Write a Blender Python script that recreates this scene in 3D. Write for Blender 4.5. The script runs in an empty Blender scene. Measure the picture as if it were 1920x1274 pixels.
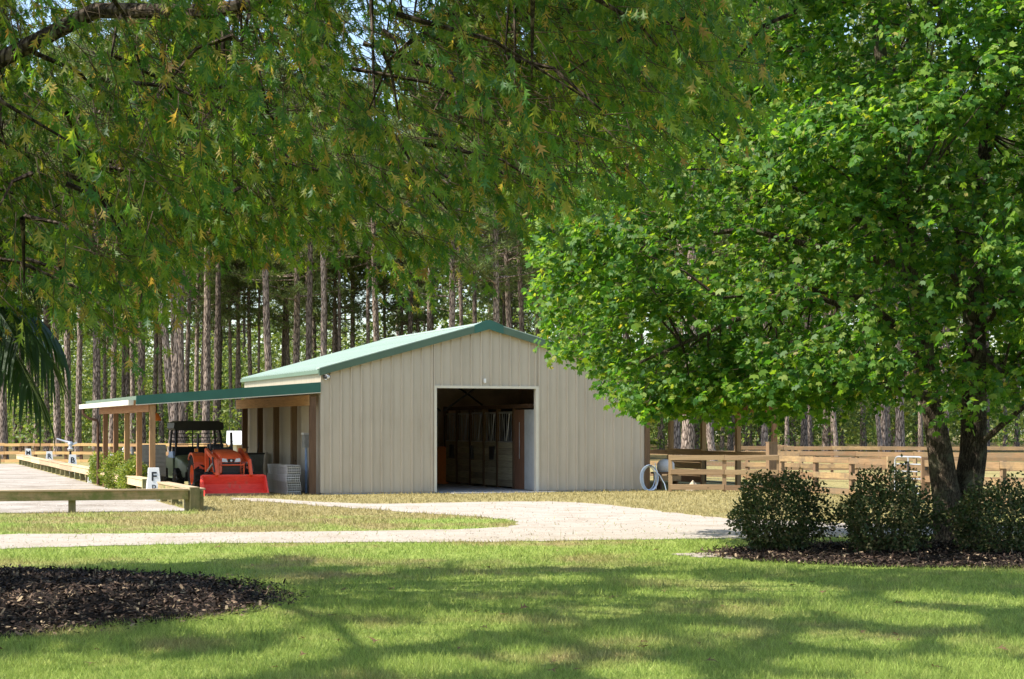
import bpy, bmesh, math, random
import numpy as np
from mathutils import Vector, Matrix
R = math.radians
random.seed(7); rng = np.random.default_rng(11)
sc = bpy.context.scene
col = sc.collection

# ------------------------------------------------------------------ camera
F_PX, HOR, HC = 3500.0, 805.0, 1.75          # focal length and horizon in photo pixels, eye height in metres
cam_d = bpy.data.cameras.new('camera'); cam = bpy.data.objects.new('camera', cam_d); col.objects.link(cam)
cam.location = (0, 0, HC); cam.rotation_euler = (R(90), 0, 0)
cam_d.sensor_width = 36.0; cam_d.lens = F_PX/1920*36.0
cam_d.shift_y = (HOR-637.0)/1920.0
cam_d.clip_start = 0.1; cam_d.clip_end = 3000
sc.camera = cam

# ------------------------------------------------------------------ light
SUN_AZ, SUN_EL = 17.0, 50.0
to_sun = Vector((-math.cos(R(SUN_AZ))*math.cos(R(SUN_EL)), -math.sin(R(SUN_AZ))*math.cos(R(SUN_EL)), math.sin(R(SUN_EL))))
world = bpy.data.worlds.new('World'); sc.world = world; world.use_nodes = True
wn = world.node_tree.nodes; wl = world.node_tree.links
sky = wn.new('ShaderNodeTexSky'); sky.sky_type = 'NISHITA'; sky.sun_disc = False
sky.sun_elevation = R(SUN_EL); sky.sun_rotation = math.atan2(to_sun.x, to_sun.y)
sky.dust_density = 1.2
wn['Background'].inputs['Strength'].default_value = 0.15
wl.new(sky.outputs[0], wn['Background'].inputs['Color'])
sun_d = bpy.data.lights.new('sun', 'SUN'); sun_d.energy = 4.3; sun_d.angle = R(0.53); sun_d.color = (1.0, 0.95, 0.86)
sun = bpy.data.objects.new('sun', sun_d); col.objects.link(sun)
sun.rotation_euler = to_sun.to_track_quat('Z', 'Y').to_euler(); sun.location = (-40, -10, 60)
vs = sc.view_settings
vs.view_transform = 'Standard'; vs.look = 'None'; vs.gamma = 1; vs.use_curve_mapping = False
vs.exposure = 1.08
cy = sc.cycles
cy.max_bounces = 8; cy.diffuse_bounces = 5; cy.glossy_bounces = 2; cy.transmission_bounces = 4
cy.use_denoising = True; cy.caustics_reflective = False; cy.caustics_refractive = False

# ------------------------------------------------------------------ helpers
def P(px, py, d): return Vector(((px-960)/F_PX*d, d, HC-(py-HOR)/F_PX*d))
def G(px, py):
    d = F_PX*HC/(py-HOR); return Vector(((px-960)/F_PX*d, d, 0))
def proj(p):
    p = np.asarray(p); return 960+F_PX*p[..., 0]/p[..., 1], HOR-F_PX*(p[..., 2]-HC)/p[..., 1]
def tag(o, label=None, cat=None, group=None, kind=None):
    if label: o['label'] = label
    if cat: o['category'] = cat
    if group: o['group'] = group
    if kind: o['kind'] = kind
    return o
def thing(name, label, cat, loc=(0, 0, 0), rotz=0.0, group=None):
    o = bpy.data.objects.new(name, None); col.objects.link(o)
    o.empty_display_size = 0.2
    o.location = loc; o.rotation_euler = (0, 0, rotz)
    return tag(o, label, cat, group)
def obj(name, me, mat=None, parent=None, loc=None, rot=None, scale=None):
    o = bpy.data.objects.new(name, me); col.objects.link(o)
    if mat is not None and not me.materials: me.materials.append(mat)
    if parent is not None: o.parent = parent
    if loc is not None: o.location = loc
    if rot is not None: o.rotation_euler = rot
    if scale is not None: o.scale = scale
    return o
def copy_tree(o, parent=None):
    c = o.copy(); col.objects.link(c); c.parent = parent
    for ch in o.children: copy_tree(ch, c)
    return c
def np_mesh(name, V, F, smooth=False):
    V = np.ascontiguousarray(V, dtype=np.float32); F = np.ascontiguousarray(F, dtype=np.int32)
    me = bpy.data.meshes.new(name); k = F.shape[1]
    me.vertices.add(len(V)); me.vertices.foreach_set('co', V.ravel())
    me.loops.add(F.size); me.loops.foreach_set('vertex_index', F.ravel())
    me.polygons.add(len(F)); me.polygons.foreach_set('loop_start', np.arange(0, F.size, k, dtype=np.int32))
    if smooth: me.polygons.foreach_set('use_smooth', np.ones(len(F), dtype=bool))
    me.update(calc_edges=True)
    return me
class MB:
    def __init__(s): s.v = []; s.f = []
    def add(s, V, F):
        n = len(s.v); s.v += [tuple(p) for p in V]; s.f += [tuple(i+n for i in f) for f in F]; return s
    def box(s, c, size, rot=None, jit=0.0):
        hx, hy, hz = size[0]/2, size[1]/2, size[2]/2
        V = [Vector((x*hx, y*hy, z*hz)) for z in (-1, 1) for y in (-1, 1) for x in (-1, 1)]
        if rot is not None: V = [rot @ p for p in V]
        V = [p+Vector(c)+Vector((random.uniform(-jit, jit), random.uniform(-jit, jit), random.uniform(-jit, jit))) for p in V]
        return s.add(V, [(0, 2, 3, 1), (4, 5, 7, 6), (0, 1, 5, 4), (2, 6, 7, 3), (0, 4, 6, 2), (1, 3, 7, 5)])
    def b2(s, a, b, jit=0.0):
        return s.box([(a[i]+b[i])/2 for i in range(3)], [abs(b[i]-a[i]) for i in range(3)], None, jit)
    def bar(s, p0, p1, w, h, up=(0, 0, 1), jit=0.0):
        p0 = Vector(p0); p1 = Vector(p1); d = (p1-p0); L = d.length; d.normalize(); up = Vector(up)
        sd = d.cross(up)
        if sd.length < 1e-4: sd = d.cross(Vector((1, 0, 0)))
        sd.normalize(); u2 = sd.cross(d)
        return s.box((p0+p1)/2, (L, w, h), Matrix((d, sd, u2)).transposed(), jit)
    def tube(s, pts, rad, n=8, cap=True):
        pts = [Vector(p) for p in pts]
        if not hasattr(rad, '__len__'): rad = [rad]*len(pts)
        rings = []; ref = None; V = []; Fc = []
        for i, p in enumerate(pts):
            t = (pts[min(i+1, len(pts)-1)]-pts[max(i-1, 0)]).normalized()
            if ref is None:
                ref = t.cross(Vector((0, 0, 1)))
                if ref.length < 0.05: ref = t.cross(Vector((0, 1, 0)))
            ref = (ref-t*ref.dot(t)).normalized(); b = t.cross(ref)
            for k in range(n):
                a = 2*math.pi*k/n; V.append(p+(ref*math.cos(a)+b*math.sin(a))*rad[i])
        m = len(pts)
        for i in range(m-1):
            for k in range(n):
                a, b_ = i*n+k, i*n+(k+1) % n; Fc.append((a, b_, b_+n, a+n))
        if cap: Fc.append(tuple(reversed(range(n)))); Fc.append(tuple(range((m-1)*n, m*n)))
        return s.add(V, Fc)
    def lathe(s, prof, axis='x', c=(0, 0, 0), n=24):
        V = []; Fc = []; m = len(prof)
        for k in range(n):
            a = 2*math.pi*k/n
            for (r, t) in prof:
                q = {'x': (t, r*math.cos(a), r*math.sin(a)), 'y': (r*math.cos(a), t, r*math.sin(a)), 'z': (r*math.cos(a), r*math.sin(a), t)}[axis]
                V.append(Vector(q)+Vector(c))
        for k in range(n):
            k2 = (k+1) % n
            for i in range(m-1): Fc.append((k*m+i, k2*m+i, k2*m+i+1, k*m+i+1))
        return s.add(V, Fc)
    def prism(s, poly, axis, a, b):
        n = len(poly); V = []
        for t in (a, b):
            for (p, q) in poly:
                V.append({'x': (t, p, q), 'y': (p, t, q), 'z': (p, q, t)}[axis])
        return s.add(V, [tuple(range(n))[::-1], tuple(range(n, 2*n))]+[(i, (i+1) % n, n+(i+1) % n, n+i) for i in range(n)])
    def mesh(s, name, smooth=False):
        me = bpy.data.meshes.new(name); me.from_pydata(s.v, [], s.f)
        bm = bmesh.new(); bm.from_mesh(me); bmesh.ops.recalc_face_normals(bm, faces=bm.faces); bm.to_mesh(me); bm.free()
        if smooth:
            me.polygons.foreach_set('use_smooth', np.ones(len(me.polygons), dtype=bool))
            try: me.set_sharp_from_angle(angle=R(38))
            except Exception: pass
        me.update(); return me
    def build(s, name, mat, parent=None, smooth=False, **k): return obj(name, s.mesh(name, smooth), mat, parent, **k)
def part_box(name, a, b, mat, parent, jit=0.0): return MB().b2(a, b, jit).build(name, mat, parent)
def norm(a): return a/np.maximum(np.linalg.norm(a, axis=-1, keepdims=True), 1e-9)
def scatter(name, tv, tf, pos, A, N, size, mat, parent=None, width=None):
    """leaf-like copies in one mesh: tv (n,3) = side, length, normal; A length axis, N rough normal"""
    A = norm(A); S = norm(np.cross(A, N)); N2 = np.cross(S, A)
    tv = np.asarray(tv, float); tf = np.asarray(tf); n = len(tv); M = len(pos)
    w = size if width is None else width
    V = pos[:, None, :]+(tv[None, :, 0, None]*S[:, None, :])*w[:, None, None]+(tv[None, :, 1, None]*A[:, None, :]+tv[None, :, 2, None]*N2[:, None, :])*size[:, None, None]
    F = (tf[None]+(np.arange(M)*n)[:, None, None]).reshape(-1, tf.shape[1])
    return obj(name, np_mesh(name, V.reshape(-1, 3), F), mat, parent)
def rdir(n): return norm(rng.normal(size=(n, 3)))
def in_poly(x, y, poly):
    inside = np.zeros(len(x), bool); j = len(poly)-1
    for i in range(len(poly)):
        xi, yi = poly[i]; xj, yj = poly[j]
        c = ((yi > y) != (yj > y)) & (x < (xj-xi)*(y-yi)/((yj-yi) if yj != yi else 1e-9)+xi)
        inside ^= c; j = i
    return inside

# ------------------------------------------------------------------ materials
class NT:
    def __init__(s, name):
        s.m = bpy.data.materials.new(name); s.m.use_nodes = True; s.t = s.m.node_tree; s.n = s.t.nodes
        s.b = s.n['Principled BSDF']; s.out = s.n['Material Output']
    def new(s, t, **k):
        x = s.n.new(t)
        for a, v in k.items(): setattr(x, a, v)
        return x
    def l(s, a, b): s.t.links.new(a, b)
    def coord(s, scale=(1, 1, 1), kind='Object'):
        c = s.new('ShaderNodeTexCoord'); m = s.new('ShaderNodeMapping'); m.inputs['Scale'].default_value = scale
        s.l(c.outputs[kind], m.inputs['Vector']); return m.outputs[0]
    def noise(s, vec, scale, detail=4, rough=0.6):
        x = s.new('ShaderNodeTexNoise'); x.inputs['Scale'].default_value = scale; x.inputs['Detail'].default_value = detail
        x.inputs['Roughness'].default_value = rough
        if vec is not None: s.l(vec, x.inputs['Vector'])
        return x.outputs['Fac']
    def ramp(s, fac, stops):
        r = s.new('ShaderNodeValToRGB'); e = r.color_ramp.elements
        while len(e) < len(stops): e.new(0.5)
        for q, (p, c) in zip(e, stops): q.position = p; q.color = (*c, 1)
        s.l(fac, r.inputs['Fac']); return r.outputs['Color']
    def mix(s, fac, a, b, mode='MIX'):
        x = s.new('ShaderNodeMix', data_type='RGBA', blend_type=mode)
        for sock, v in ((x.inputs[0], fac), (x.inputs[6], a), (x.inputs[7], b)):
            if hasattr(v, 'is_linked'): s.l(v, sock)
            else: sock.default_value = (*v, 1) if hasattr(v, '__len__') else v
        return x.outputs[2]
    def math(s, op, a, b=0.0, clamp=False):
        x = s.new('ShaderNodeMath', operation=op, use_clamp=clamp)
        for sock, v in zip(x.inputs, (a, b)):
            if hasattr(v, 'is_linked'): s.l(v, sock)
            else: sock.default_value = v
        return x.outputs[0]
    def bump(s, h, strength=0.4, dist=0.02):
        x = s.new('ShaderNodeBump'); x.inputs['Strength'].default_value = strength; x.inputs['Distance'].default_value = dist
        s.l(h, x.inputs['Height']); s.l(x.outputs[0], s.b.inputs['Normal'])
    def base(s, c, rough=0.6, spec=0.3, metal=0.0):
        if hasattr(c, 'is_linked'): s.l(c, s.b.inputs['Base Color'])
        else: s.b.inputs['Base Color'].default_value = (*c, 1)
        s.b.inputs['Roughness'].default_value = rough; s.b.inputs['Specular IOR Level'].default_value = spec; s.b.inputs['Metallic'].default_value = metal
        return s
def objrand(t): return t.new('ShaderNodeObjectInfo').outputs['Random']
def island(t): return t.new('ShaderNodeNewGeometry').outputs['Random Per Island']
def plain(name, c, rough=0.5, spec=0.4, metal=0.0, var=0.25, scale=9.0):
    t = NT(name); n = t.noise(t.coord(), scale, 5)
    d = tuple(x*(1-var) for x in c); h = tuple(min(1, x*(1+var)) for x in c)
    t.base(t.ramp(n, [(0.3, d), (0.7, h)]), rough, spec, metal); return t.m
def wood(name, c, vertical=False, var=0.35, stain=None):
    t = NT(name); sc_ = (14, 14, 1.2) if vertical else (1.2, 1.2, 22)
    v = t.coord(sc_); g = t.noise(v, 1.6, 6, 0.65)
    o = objrand(t)
    c1 = tuple(x*(1-var) for x in c); c2 = tuple(min(1, x*(1+var*0.7)) for x in c)
    colr = t.ramp(g, [(0.28, c1), (0.5, c), (0.72, c2)])
    hs = t.new('ShaderNodeHueSaturation'); t.l(colr, hs.inputs['Color'])
    t.l(t.math('ADD', t.math('MULTIPLY', o, 0.5), 0.75), hs.inputs['Value'])
    t.l(t.math('ADD', t.math('MULTIPLY', o, 0.02), 0.49), hs.inputs['Hue'])
    cc = hs.outputs[0]
    if stain: cc = t.mix(t.ramp(t.noise(t.coord(), 2.3, 5, 0.7), [(0.42, (0, 0, 0)), (0.62, (1, 1, 1))]), cc, stain)
    kn = t.new('ShaderNodeTexVoronoi'); kn.inputs['Scale'].default_value = 2.2
    t.l(t.coord((1, 1, 2.2) if not vertical else (2.2, 2.2, 1)), kn.inputs['Vector'])
    cc = t.mix(t.ramp(kn.outputs['Distance'], [(0.03, (1, 1, 1)), (0.09, (0, 0, 0))]), cc, tuple(x*0.35 for x in c))
    t.base(cc, 0.8, 0.15); t.bump(g, 0.35, 0.006); return t.m
def leaf(name, stops, trans, tmix=0.45, rough=0.5, spec=0.35, pos_noise=None):
    t = NT(name); r = island(t)
    c = t.ramp(r, stops)
    if pos_noise:
        n = t.noise(t.coord(), pos_noise, 3); hs = t.new('ShaderNodeHueSaturation'); t.l(c, hs.inputs['Color'])
        t.l(t.math('ADD', t.math('MULTIPLY', n, 1.1), 0.45), hs.inputs['Value']); c = hs.outputs[0]
    t.base(c, rough, spec)
    tr = t.new('ShaderNodeBsdfTranslucent'); m = t.mix(1.0, c, trans, 'MULTIPLY'); t.l(m, tr.inputs['Color'])
    x = t.new('ShaderNodeMixShader'); x.inputs[0].default_value = tmix
    t.l(t.b.outputs[0], x.inputs[1]); t.l(tr.outputs[0], x.inputs[2]); t.l(x.outputs[0], t.out.inputs['Surface'])
    return t.m
def bark(name, c1, c2, scale=9.0, stretch=0.3, lichen=None):
    t = NT(name); v = t.coord((1, 1, stretch)); vo = t.new('ShaderNodeTexVoronoi', feature='DISTANCE_TO_EDGE'); vo.inputs['Scale'].default_value = scale
    nz = t.noise(t.coord((1, 1, stretch)), scale*1.4, 6, 0.7)
    dv = t.new('ShaderNodeVectorMath', operation='ADD'); t.l(v, dv.inputs[0])
    cmb = t.new('ShaderNodeCombineXYZ'); t.l(t.math('MULTIPLY', nz, 0.12), cmb.inputs[0]); t.l(t.math('MULTIPLY', nz, 0.12), cmb.inputs[2])
    t.l(cmb.outputs[0], dv.inputs[1]); t.l(dv.outputs[0], vo.inputs['Vector'])
    h = t.math('MINIMUM', t.math('MULTIPLY', vo.outputs['Distance'], 4.0), 1.0)
    fac = t.math('MULTIPLY', h, nz)
    cc = t.ramp(fac, [(0.08, c1), (0.5, c2)])
    hs = t.new('ShaderNodeHueSaturation'); t.l(cc, hs.inputs['Color']); o = objrand(t)
    t.l(t.math('ADD', t.math('MULTIPLY', o, 0.7), 0.65), hs.inputs['Value']); cc = hs.outputs[0]
    if lichen: cc = t.mix(t.ramp(t.noise(t.coord(), 2.6, 5, 0.7), [(0.5, (0, 0, 0)), (0.64, (1, 1, 1))]), cc, lichen)
    t.base(cc, 0.9, 0.1); t.bump(fac, 0.9, 0.05); return t.m

M = {}
# lawn: green near the trees, drier and sandier towards the barn
def lawn_colour(t, blades=False):
    pos = t.new('ShaderNodeNewGeometry').outputs['Position']
    sep = t.new('ShaderNodeSeparateXYZ'); t.l(pos, sep.inputs[0])
    mp = t.new('ShaderNodeMapping'); mp.inputs['Scale'].default_value = (1, 1, 0); t.l(pos, mp.inputs['Vector'])
    n1 = t.noise(mp.outputs[0], 0.55, 4); n2 = t.noise(mp.outputs[0], 3.5, 5, 0.7); n3 = t.noise(mp.outputs[0], 0.16, 3)
    green = t.ramp(n2, [(0.3, (0.165, 0.235, 0.045)), (0.55, (0.27, 0.335, 0.075)), (0.75, (0.38, 0.39, 0.125))])
    dry = t.ramp(n2, [(0.3, (0.23, 0.20, 0.075)), (0.6, (0.34, 0.28, 0.12)), (0.8, (0.42, 0.33, 0.17))])
    far = t.math('MULTIPLY', t.math('SUBTRACT', sep.outputs[1], 27.0), 0.024, True)
    f = t.math('ADD', t.math('MULTIPLY', n1, 1.0), t.math('MULTIPLY', n3, 0.6))
    f = t.math('ADD', f, far)
    # the verge left of the drive is greener
    lx = t.math('MULTIPLY', t.math('SUBTRACT', -5.5, sep.outputs[0]), 0.12, True)
    f = t.math('SUBTRACT', f, t.math('MULTIPLY', lx, 0.28))
    fac = t.ramp(f, [(0.80, (0, 0, 0)), (1.32, (1, 1, 1))])
    return t.mix(fac, green, dry)
t = NT('lawn'); c = lawn_colour(t); t.base(c, 0.9, 0.1); t.bump(t.noise(t.coord(), 22, 6, 0.75), 0.8, 0.05); M['lawn'] = t.m
t = NT('grass_blade'); c = lawn_colour(t); hs = t.new('ShaderNodeHueSaturation'); t.l(c, hs.inputs['Color'])
t.l(t.math('ADD', t.math('MULTIPLY', island(t), 0.9), 0.75), hs.inputs['Value']); t.base(hs.outputs[0], 0.6, 0.25)
tr = t.new('ShaderNodeBsdfTranslucent'); t.l(hs.outputs[0], tr.inputs['Color']); x = t.new('ShaderNodeMixShader'); x.inputs[0].default_value = 0.4
t.l(t.b.outputs[0], x.inputs[1]); t.l(tr.outputs[0], x.inputs[2]); t.l(x.outputs[0], t.out.inputs['Surface']); M['blade'] = t.m
def gravel(name, stops, s1=1.2, s2=26):
    t = NT(name); n1 = t.noise(t.coord(), s1, 5); n2 = t.noise(t.coord(), s2, 6, 0.8)
    f = t.math('ADD', t.math('MULTIPLY', n1, 0.55), t.math('MULTIPLY', n2, 0.45))
    t.base(t.ramp(f, stops), 0.95, 0.1); t.bump(n2, 0.7, 0.03); return t.m
M['gravel'] = gravel('gravel', [(0.33, (0.27, 0.21, 0.14)), (0.44, (0.38, 0.325, 0.26)), (0.62, (0.445, 0.395, 0.335))])
M['sand'] = gravel('arena_sand', [(0.38, (0.19, 0.155, 0.115)), (0.5, (0.335, 0.295, 0.245)), (0.62, (0.43, 0.385, 0.33))], 0.6, 9)
M['forest'] = gravel('forest_floor', [(0.3, (0.07, 0.07, 0.025)), (0.5, (0.15, 0.12, 0.05)), (0.7, (0.24, 0.17, 0.08))], 0.5, 4)
M['concrete'] = gravel('concrete', [(0.3, (0.30, 0.29, 0.27)), (0.6, (0.42, 0.41, 0.39))], 1.5, 12)
M['soil'] = gravel('mulch_soil', [(0.3, (0.010, 0.008, 0.006)), (0.6, (0.030, 0.021, 0.016)), (0.8, (0.06, 0.04, 0.03))], 3, 20)
t = NT('tan_metal'); st = t.noise(t.coord((5, 5, 0.35)), 1.3, 6, 0.7); bl = t.noise(t.coord(), 0.8, 4)
hs = t.new('ShaderNodeHueSaturation'); t.l(t.ramp(t.math('ADD', t.math('MULTIPLY', st, 0.6), t.math('MULTIPLY', bl, 0.4)), [(0.34, (0.42, 0.355, 0.27)), (0.5, (0.485, 0.415, 0.32)), (0.66, (0.51, 0.44, 0.345))]), hs.inputs['Color'])
t.l(t.math('ADD', t.math('MULTIPLY', objrand(t), 0.07), 0.965), hs.inputs['Value']); t.base(hs.outputs[0], 0.45, 0.4); M['tan'] = t.m
M['cream'] = plain('cream_trim', (0.62, 0.57, 0.46), 0.5, 0.4, 0, 0.06, 2)
M['roof'] = plain('green_roof', (0.35, 0.435, 0.355), 0.35, 0.5, 0, 0.08, 2)
M['trim'] = plain('green_trim', (0.022, 0.105, 0.075), 0.4, 0.5, 0, 0.12, 2)
M['trim2'] = plain('sage_trim', (0.075, 0.125, 0.078), 0.4, 0.5, 0, 0.1, 2)
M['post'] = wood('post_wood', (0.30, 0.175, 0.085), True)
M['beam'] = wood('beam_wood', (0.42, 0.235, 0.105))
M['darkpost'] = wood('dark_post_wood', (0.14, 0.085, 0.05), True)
M['fencewood'] = wood('fence_wood', (0.28, 0.18, 0.092), False, 0.34, (0.19, 0.135, 0.08))
M['fencepost'] = wood('fence_post_wood', (0.25, 0.165, 0.092), True, 0.28)
M['railwood'] = wood('arena_rail_wood', (0.40, 0.29, 0.15), False, 0.3, (0.16, 0.17, 0.055))
M['railtop'] = wood('arena_rail_top_wood', (0.50, 0.37, 0.22), False, 0.3)
M['railpost'] = wood('arena_post_wood', (0.24, 0.20, 0.10), True, 0.3, (0.12, 0.13, 0.05))
M['stall'] = wood('stall_wood', (0.42, 0.37, 0.25), False)
M['brown'] = wood('brown_door_wood', (0.26, 0.14, 0.08), True)
M['inner'] = plain('interior_liner', (0.60, 0.48, 0.38), 0.9, 0.1, 0, 0.2, 2)
M['dullwhite'] = plain('dull_white_door', (0.42, 0.43, 0.42), 0.6, 0.3, 0, 0.12, 3)
M['white'] = plain('white_paint', (0.78, 0.78, 0.75), 0.5, 0.4, 0, 0.05, 4)
M['vinyl'] = plain('white_vinyl', (0.60, 0.58, 0.54), 0.45, 0.4, 0, 0.15, 5)
M['black'] = plain('black_plastic', (0.012, 0.012, 0.013), 0.5, 0.4, 0, 0.3)
M['letter'] = plain('black_letter', (0.02, 0.025, 0.03), 0.6, 0.3, 0, 0.1)
M['steel'] = plain('galvanised_steel', (0.50, 0.51, 0.52), 0.4, 0.5, 0.55, 0.15, 6)
M['darksteel'] = plain('dark_steel', (0.045, 0.04, 0.038), 0.5, 0.4, 0.3, 0.3)
M['red'] = plain('tractor_red', (0.64, 0.088, 0.022), 0.38, 0.5, 0, 0.14, 5)
t = NT('bucket_red'); v_ = t.noise(t.coord((1.2, 1, 4)), 5, 7, 0.75); d_ = t.noise(t.coord(), 2.4, 6, 0.7)
t.base(t.mix(t.ramp(d_, [(0.58, (0, 0, 0)), (0.74, (1, 1, 1))]), t.ramp(v_, [(0.3, (0.66, 0.04, 0.026)), (0.6, (0.80, 0.065, 0.04)), (0.8, (0.78, 0.17, 0.12))]), (0.42, 0.15, 0.10)), 0.5, 0.4); M['bucket'] = t.m
M['edge'] = plain('worn_cutting_edge', (0.20, 0.13, 0.09), 0.6, 0.4, 0.4, 0.4, 8)
M['rubber'] = plain('tyre_rubber', (0.022, 0.022, 0.022), 0.85, 0.2, 0, 0.3, 8)
M['lens'] = plain('headlight_lens', (0.62, 0.66, 0.70), 0.12, 0.6, 0.2, 0.1)
M['amber'] = plain('amber_lens', (0.55, 0.17, 0.02), 0.25, 0.5, 0, 0.1)
M['orange'] = plain('orange_plastic', (0.62, 0.17, 0.035), 0.45, 0.4, 0, 0.12)
M['olive'] = plain('green_body', (0.075, 0.095, 0.05), 0.4, 0.5, 0, 0.2, 4)
M['blue'] = plain('pale_blue_plastic', (0.22, 0.30, 0.44), 0.5, 0.4, 0, 0.2)
M['hose'] = plain('pale_blue_hose', (0.50, 0.60, 0.74), 0.45, 0.4, 0, 0.1)
M['grey'] = plain('grey_plastic', (0.24, 0.24, 0.23), 0.6, 0.3, 0, 0.15)
M['rock'] = plain('pale_rock', (0.42, 0.35, 0.25), 0.9, 0.1, 0, 0.35, 9)
M['pinebark'] = bark('pine_bark', (0.075, 0.056, 0.045), (0.46, 0.36, 0.295), 7.0, 0.35)
M['oakbark'] = bark('oak_bark', (0.03, 0.022, 0.016), (0.16, 0.12, 0.09), 12, 0.3)
M['maplebark'] = bark('maple_bark', (0.05, 0.038, 0.028), (0.20, 0.15, 0.105), 34, 0.25, (0.19, 0.18, 0.115))
M['twig'] = plain('twig_bark', (0.09, 0.065, 0.045), 0.9, 0.1)
M['oakleaf'] = leaf('oak_leaf', [(0.0, (0.040, 0.11, 0.034)), (0.35, (0.075, 0.155, 0.028)), (0.64, (0.125, 0.195, 0.028)), (0.88, (0.19, 0.215, 0.035)), (0.95, (0.40, 0.29, 0.09)), (1.0, (0.28, 0.16, 0.06))], (2.4, 2.3, 0.9), 0.5, 0.5, 0.3, 0.7)
M['mapleleaf'] = leaf('maple_leaf', [(0.0, (0.035, 0.105, 0.024)), (0.45, (0.075, 0.17, 0.024)), (0.8, (0.135, 0.225, 0.03)), (0.97, (0.22, 0.29, 0.05)), (1.0, (0.34, 0.27, 0.08))], (2.3, 2.3, 0.7), 0.48, 0.52, 0.28, 0.6)
M['needle'] = leaf('pine_needles', [(0.0, (0.08, 0.13, 0.045)), (0.5, (0.15, 0.205, 0.07)), (1.0, (0.27, 0.30, 0.11))], (1.5, 1.5, 0.9), 0.45)
M['brush'] = leaf('woodland_leaves', [(0.0, (0.055, 0.10, 0.026)), (0.5, (0.13, 0.185, 0.042)), (1.0, (0.28, 0.30, 0.085))], (1.6, 1.7, 0.8), 0.4, 0.5, 0.3, 0.12)
M['shrub'] = leaf('dark_shrub_leaves', [(0.0, (0.036, 0.060, 0.024)), (0.45, (0.068, 0.10, 0.032)), (0.8, (0.10, 0.09, 0.042)), (1.0, (0.19, 0.17, 0.08))], (1.3, 1.5, 0.7), 0.25, 0.55, 0.25, 2.5)
M['greenshrub'] = leaf('light_shrub_leaves', [(0.0, (0.09, 0.14, 0.022)), (0.6, (0.19, 0.235, 0.035)), (1.0, (0.32, 0.33, 0.07))], (1.5, 1.6, 0.8), 0.4)
M['palm'] = leaf('palm_leaf', [(0.0, (0.022, 0.06, 0.02)), (1.0, (0.06, 0.105, 0.028))], (1.6, 1.7, 0.9), 0.3, 0.35, 0.5)
M['chip'] = leaf('mulch_chips', [(0.0, (0.012, 0.010, 0.009)), (0.5, (0.040, 0.027, 0.021)), (0.8, (0.09, 0.058, 0.043)), (0.93, (0.22, 0.15, 0.10)), (1.0, (0.42, 0.32, 0.20))], (1, 1, 1), 0.03, 0.85, 0.15)
M['deadleaf'] = leaf('dead_leaf', [(0.0, (0.09, 0.05, 0.025)), (1.0, (0.24, 0.15, 0.08))], (1.2, 1.1, 0.9), 0.2, 0.7, 0.2)
M['stone'] = leaf('loose_stone', [(0.0, (0.18, 0.15, 0.115)), (0.4, (0.33, 0.28, 0.225)), (1.0, (0.52, 0.465, 0.40))], (1, 1, 1), 0.0, 0.9, 0.15)
# ------------------------------------------------------------------ the ground
def sheet(name, poly, z, mat, kind='structure'):
    me = bpy.data.meshes.new(name); me.from_pydata([(x, y, z) for x, y in poly], [], [tuple(range(len(poly)))])
    o = obj(name, me, mat); o['kind'] = kind
    return o
def ragged(poly, step=0.35, amp=0.16, closed=True):
    out = []
    for i in range(len(poly)):
        a = Vector((*poly[i], 0)); b = Vector((*poly[(i+1) % len(poly)], 0)); L = (b-a).length; n = max(1, int(L/step))
        nrm = Vector((-(b-a).y, (b-a).x, 0)).normalized()
        for k in range(n):
            q = a+(b-a)*(k/n); ph = random.uniform(-1, 1)*amp
            out.append((q.x+nrm.x*ph, q.y+nrm.y*ph))
    return out
sheet('lawn', [(-400, -60), (400, -60), (400, 600), (-400, 600)], 0.0, M['lawn'])
sheet('forest_floor', ragged([(-180, 103), (0, 100), (180, 96), (180, 420), (-180, 420)], 4, 1.5), 0.004, M['forest'])
drive_px = [(-300, 1004), (0, 1003), (300, 1001), (600, 997), (850, 994), (940, 989), (972, 983), (960, 976), (900, 970), (830, 965), (760, 961),
            (690, 956), (620, 951), (560, 946), (490, 941), (430, 937.5), (430, 934), (520, 936), (600, 942), (680, 945.5), (760, 945), (850, 943), (950, 941.5),
            (1030, 941), (1090, 944), (1170, 950), (1240, 960), (1310, 968), (1380, 974), (1500, 979), (1650, 984), (1800, 988), (2150, 992),
            (2150, 1006), (1800, 1006), (1570, 1008), (1370, 1011), (1200, 1013), (900, 1017), (600, 1018), (300, 1022), (0, 1030), (-300, 1036)]
drive = ragged([tuple(G(*p)[:2]) for p in drive_px], 0.3, 0.12)
sheet('driveway', drive, 0.008, M['gravel'])
patch = ragged([tuple(G(*p)[:2]) for p in [(1262, 1039), (1330, 1036), (1420, 1038), (1470, 1044), (1440, 1052), (1380, 1048), (1300, 1045)]], 0.08, 0.10)
sheet('bare_sand_patch', patch, 0.006, M['gravel'])

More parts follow.
